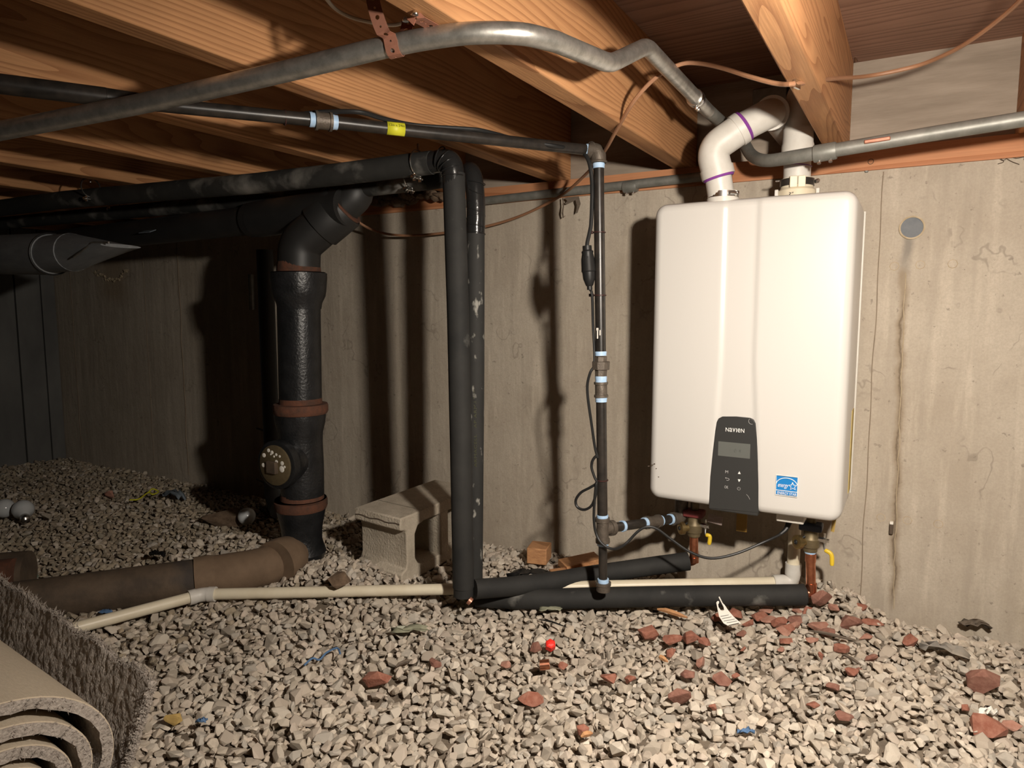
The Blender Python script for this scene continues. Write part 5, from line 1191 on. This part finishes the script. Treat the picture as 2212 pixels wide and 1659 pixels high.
crumple(1612, 1580, 36, 22, 'tiny crumpled blue foil wrapper on the gravel', 'bluecloth', 'wrapper', 'foil_wrapper', seed=3)
crumple(2135, 1540, 44, 40, 'crumpled white paper scrap behind the two-tone brick', 'paper', 'paper scrap', 'paper_scrap', z=0.03, seed=4)
crumple(2040, 1405, 90, 40, 'dark grey torn felt scrap on the gravel near the wall', 'tar', 'felt scrap', 'felt_scrap', z=0.025, seed=6, yaw=-0.6)
crumple(2105, 1350, 60, 26, 'dark weathered wood scrap against the base of the wall', 'darkwood', 'wood scrap', 'wood_scrap', z=0.02, seed=8, yaw=-0.3)
crumple(885, 1360, 80, 24, 'crinkled clear greenish plastic film on the gravel', 'film', 'plastic film', 'plastic_film', z=0.022, seed=9)
crumple(1190, 1315, 50, 14, 'small clear film scrap tucked beneath the floor pipe', 'film', 'plastic film', 'plastic_film', z=0.022, seed=10)
crumple(1140, 1243, 95, 34, 'glossy black plastic sheeting behind the floor pipes', 'blackfilm', 'plastic sheet', 'plastic_sheet', z=0.05, seed=12, yaw=0.15)
crumple(375, 1071, 58, 34, 'flat blue-grey scrap lying on the gravel far left', 'greycloth', 'cloth scrap', 'cloth_scrap', z=0.03, seed=13, yaw=-0.5)
crumple(228, 1322, 30, 14, 'small blue scrap beneath the cream drain pipe', 'bluecloth', 'cloth scrap', 'cloth_scrap', z=0.02, seed=14)
crumple(435, 1558, 26, 18, 'pale blue plastic scrap in the left foreground gravel', 'bluecloth', 'plastic scrap', 'plastic_scrap', z=0.02, seed=15)
crumple(340, 1197, 34, 28, 'crumpled black plastic scrap behind the ground drain', 'blackfilm', 'plastic scrap', 'plastic_scrap', z=0.04, seed=16)
o = MB().tube(spline([P(657, 1437, z=0.024), P(675, 1422, z=0.028), P(690, 1425, z=0.024), P(705, 1410, z=0.030), P(728, 1400, z=0.026), P(735, 1412, z=0.024)], 6), 0.0022, 6).build('blue_string', M['bluecloth']); tag(o, 'dark blue twist of string on the gravel', 'string')
shard(376, 1552, 38, 28, 'lump of yellow foam in the left foreground gravel', m='foamyellow', name='foam_lump', cat='foam')
shard(102, 1112, 22, 22, 'pale pinkish stone beside the white bulb, far left', m='cmu', name='pale_stone', cat='stone')
shard(486, 1118, 100, 46, 'large brown dirt clod on the gravel left of the stack', m='dirt', name='dirt_clod', cat='dirt clod', zz=0.02)
shard(58, 1235, 46, 44, 'grey-green lump beside the rusty pipe end, far left', m='greenglass', name='green_lump', cat='rubble', zz=0.03)
shard(735, 1250, 46, 34, 'rounded brown stone on the gravel mound beside the block', m='dirt', name='brown_stone', cat='stone', zz=0.03)
shard(240, 1065, 24, 26, 'dark red brick chip far left in the shade by the wall', zz=0.02)
shard(765, 0 + 1700, 10, 10, 'hidden', m='brick') if False else None
a = P(1163, 1212, z=0.015); o = MB().box(a + Vector((-0.030, -0.03, 0)), a + Vector((0.030, 0.04, 0.048)), Matrix.Rotation(0.25, 3, 'Z')).build('brick_fragment', M['wiry'], bevel=0.003); tag(o, 'squared orange-brown brick end at the foot of the wall', 'brick')
o = MB().tube(spline([P(322, 1062, z=0.03), P(330, 1056, z=0.04), P(342, 1062, z=0.03), P(330, 1068, z=0.03), P(320, 1064, z=0.035), P(300, 1078, z=0.03), P(280, 1080, z=0.03)], 6), 0.003, 6).build('yellow_wire', M['yellow']); tag(o, 'tangled yellow wire on the gravel far left', 'wire')
# scrap boards by the wall
for k_, (a_, b_, c_, d_, hgt, lb) in enumerate((((1205, 1222), (1283, 1205), (1300, 1222), (1225, 1240), 0.020, 'splintered orange board scrap at the wall behind the pipes'), ((1185, 1238), (1270, 1228), (1292, 1236), (1200, 1252), 0.012, 'thin frayed board scrap in front of the splintered one'))):
    pts = [P(*q_, z=0.03) for q_ in (a_, b_, c_, d_)]
    o = MB().prism(pts, (0, 0, hgt)).build('board_scrap', M['wiry'], bevel=0.002); tag(o, lb, 'wood scrap')
# light bulbs lying on the gravel
def lightbulb(px, py, r, ax, label, dim=False):
    c = P(px, py, z=0.045); t = thing('light_bulb', label, 'light bulb', (c.x, c.y, c.z - r)); ax = Vector(ax).normalized()
    MB().lathe(c, ax, [(-r * math.cos(a), max(1e-4, r * math.sin(a))) for a in np.linspace(0, 2.2, 14)] + [(r * 0.95, r * 0.50), (r * 1.25, r * 0.42)], 22).build('glass_globe', M['bulbglass'], t)
    MB().lathe(c, ax, [(r * 1.2, r * 0.40), (r * 1.3, r * 0.43), (r * 1.9, r * 0.43), (r * 2.1, r * 0.25), (r * 2.15, r * 0.1)], 16).build('screw_base', M['zinc'], t)
lightbulb(50, 1101, 0.035, (0.8, -0.3, -0.35), 'white frosted light bulb on the gravel, right of two at far left')
lightbulb(10, 1098, 0.034, (-0.8, 0.2, -0.2), 'white frosted light bulb at the left edge, left of two')
lightbulb(533, 1115, 0.030, (-0.9, 0.2, -0.3), 'dim frosted light bulb beside the brown dirt clod')
# torn membrane hanging under the wall conduit
tm = [(1218, 428), (1240, 424), (1250, 424), (1254, 440), (1247, 460), (1244, 461), (1246, 444), (1243, 432), (1234, 437), (1224, 441), (1219, 440), (1226, 434)]
o = MB().prism([P(x, y, y=1.902) for x, y in tm], (0, 0.0015, 0)).build('torn_membrane', M['darkwood']); tag(o, 'torn scrap of dark membrane hanging below the wall conduit', 'membrane scrap')
o = MB().tube([P(1216, 428, y=1.90), P(1217, 445, y=1.90), P(1215, 460, y=1.90), P(1217, 470, y=1.90), P(1221, 466, y=1.90)], [0.002, 0.002, 0.003, 0.002, 0.001], 6).build('membrane_thread', M['darkwood']); tag(o, 'thin dangling thread left of the torn membrane', 'membrane scrap')
# lump of expanding filler where the pipes meet the sill, plus added shade lumps
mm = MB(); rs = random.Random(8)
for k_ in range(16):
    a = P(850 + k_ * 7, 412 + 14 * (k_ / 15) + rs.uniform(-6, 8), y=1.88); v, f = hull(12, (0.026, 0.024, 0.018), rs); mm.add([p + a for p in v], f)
for k_ in range(26):  # dark lumps added further left, standing in for shade on the sill
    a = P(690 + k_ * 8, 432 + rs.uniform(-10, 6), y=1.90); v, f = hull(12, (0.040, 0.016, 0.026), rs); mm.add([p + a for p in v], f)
o = mm.build('sill_filler_and_shade', M['dirt'], angle=70); tag(o, 'lumpy brown filler under the sill, with dark lumps added as pipe shade', 'filler')

# dry roots dangling over the top of the wall, right
rt = MB(); rs = random.Random(31)
for k_ in range(9):
    x0, y0 = 2110 + k_ * 12, 338 + rs.uniform(-8, 4); pts = [P(x0, y0, y=1.925)]
    for j in range(4): x0 += rs.uniform(-14, 16); y0 += rs.uniform(-6, 9); pts.append(P(x0, y0, y=1.925))
    rt.tube(spline(pts, 4), 0.0008, 5)
o = rt.build('dry_roots', M['mark']); tag(o, 'tangle of thin dry roots over the wall top at the right edge', 'roots')
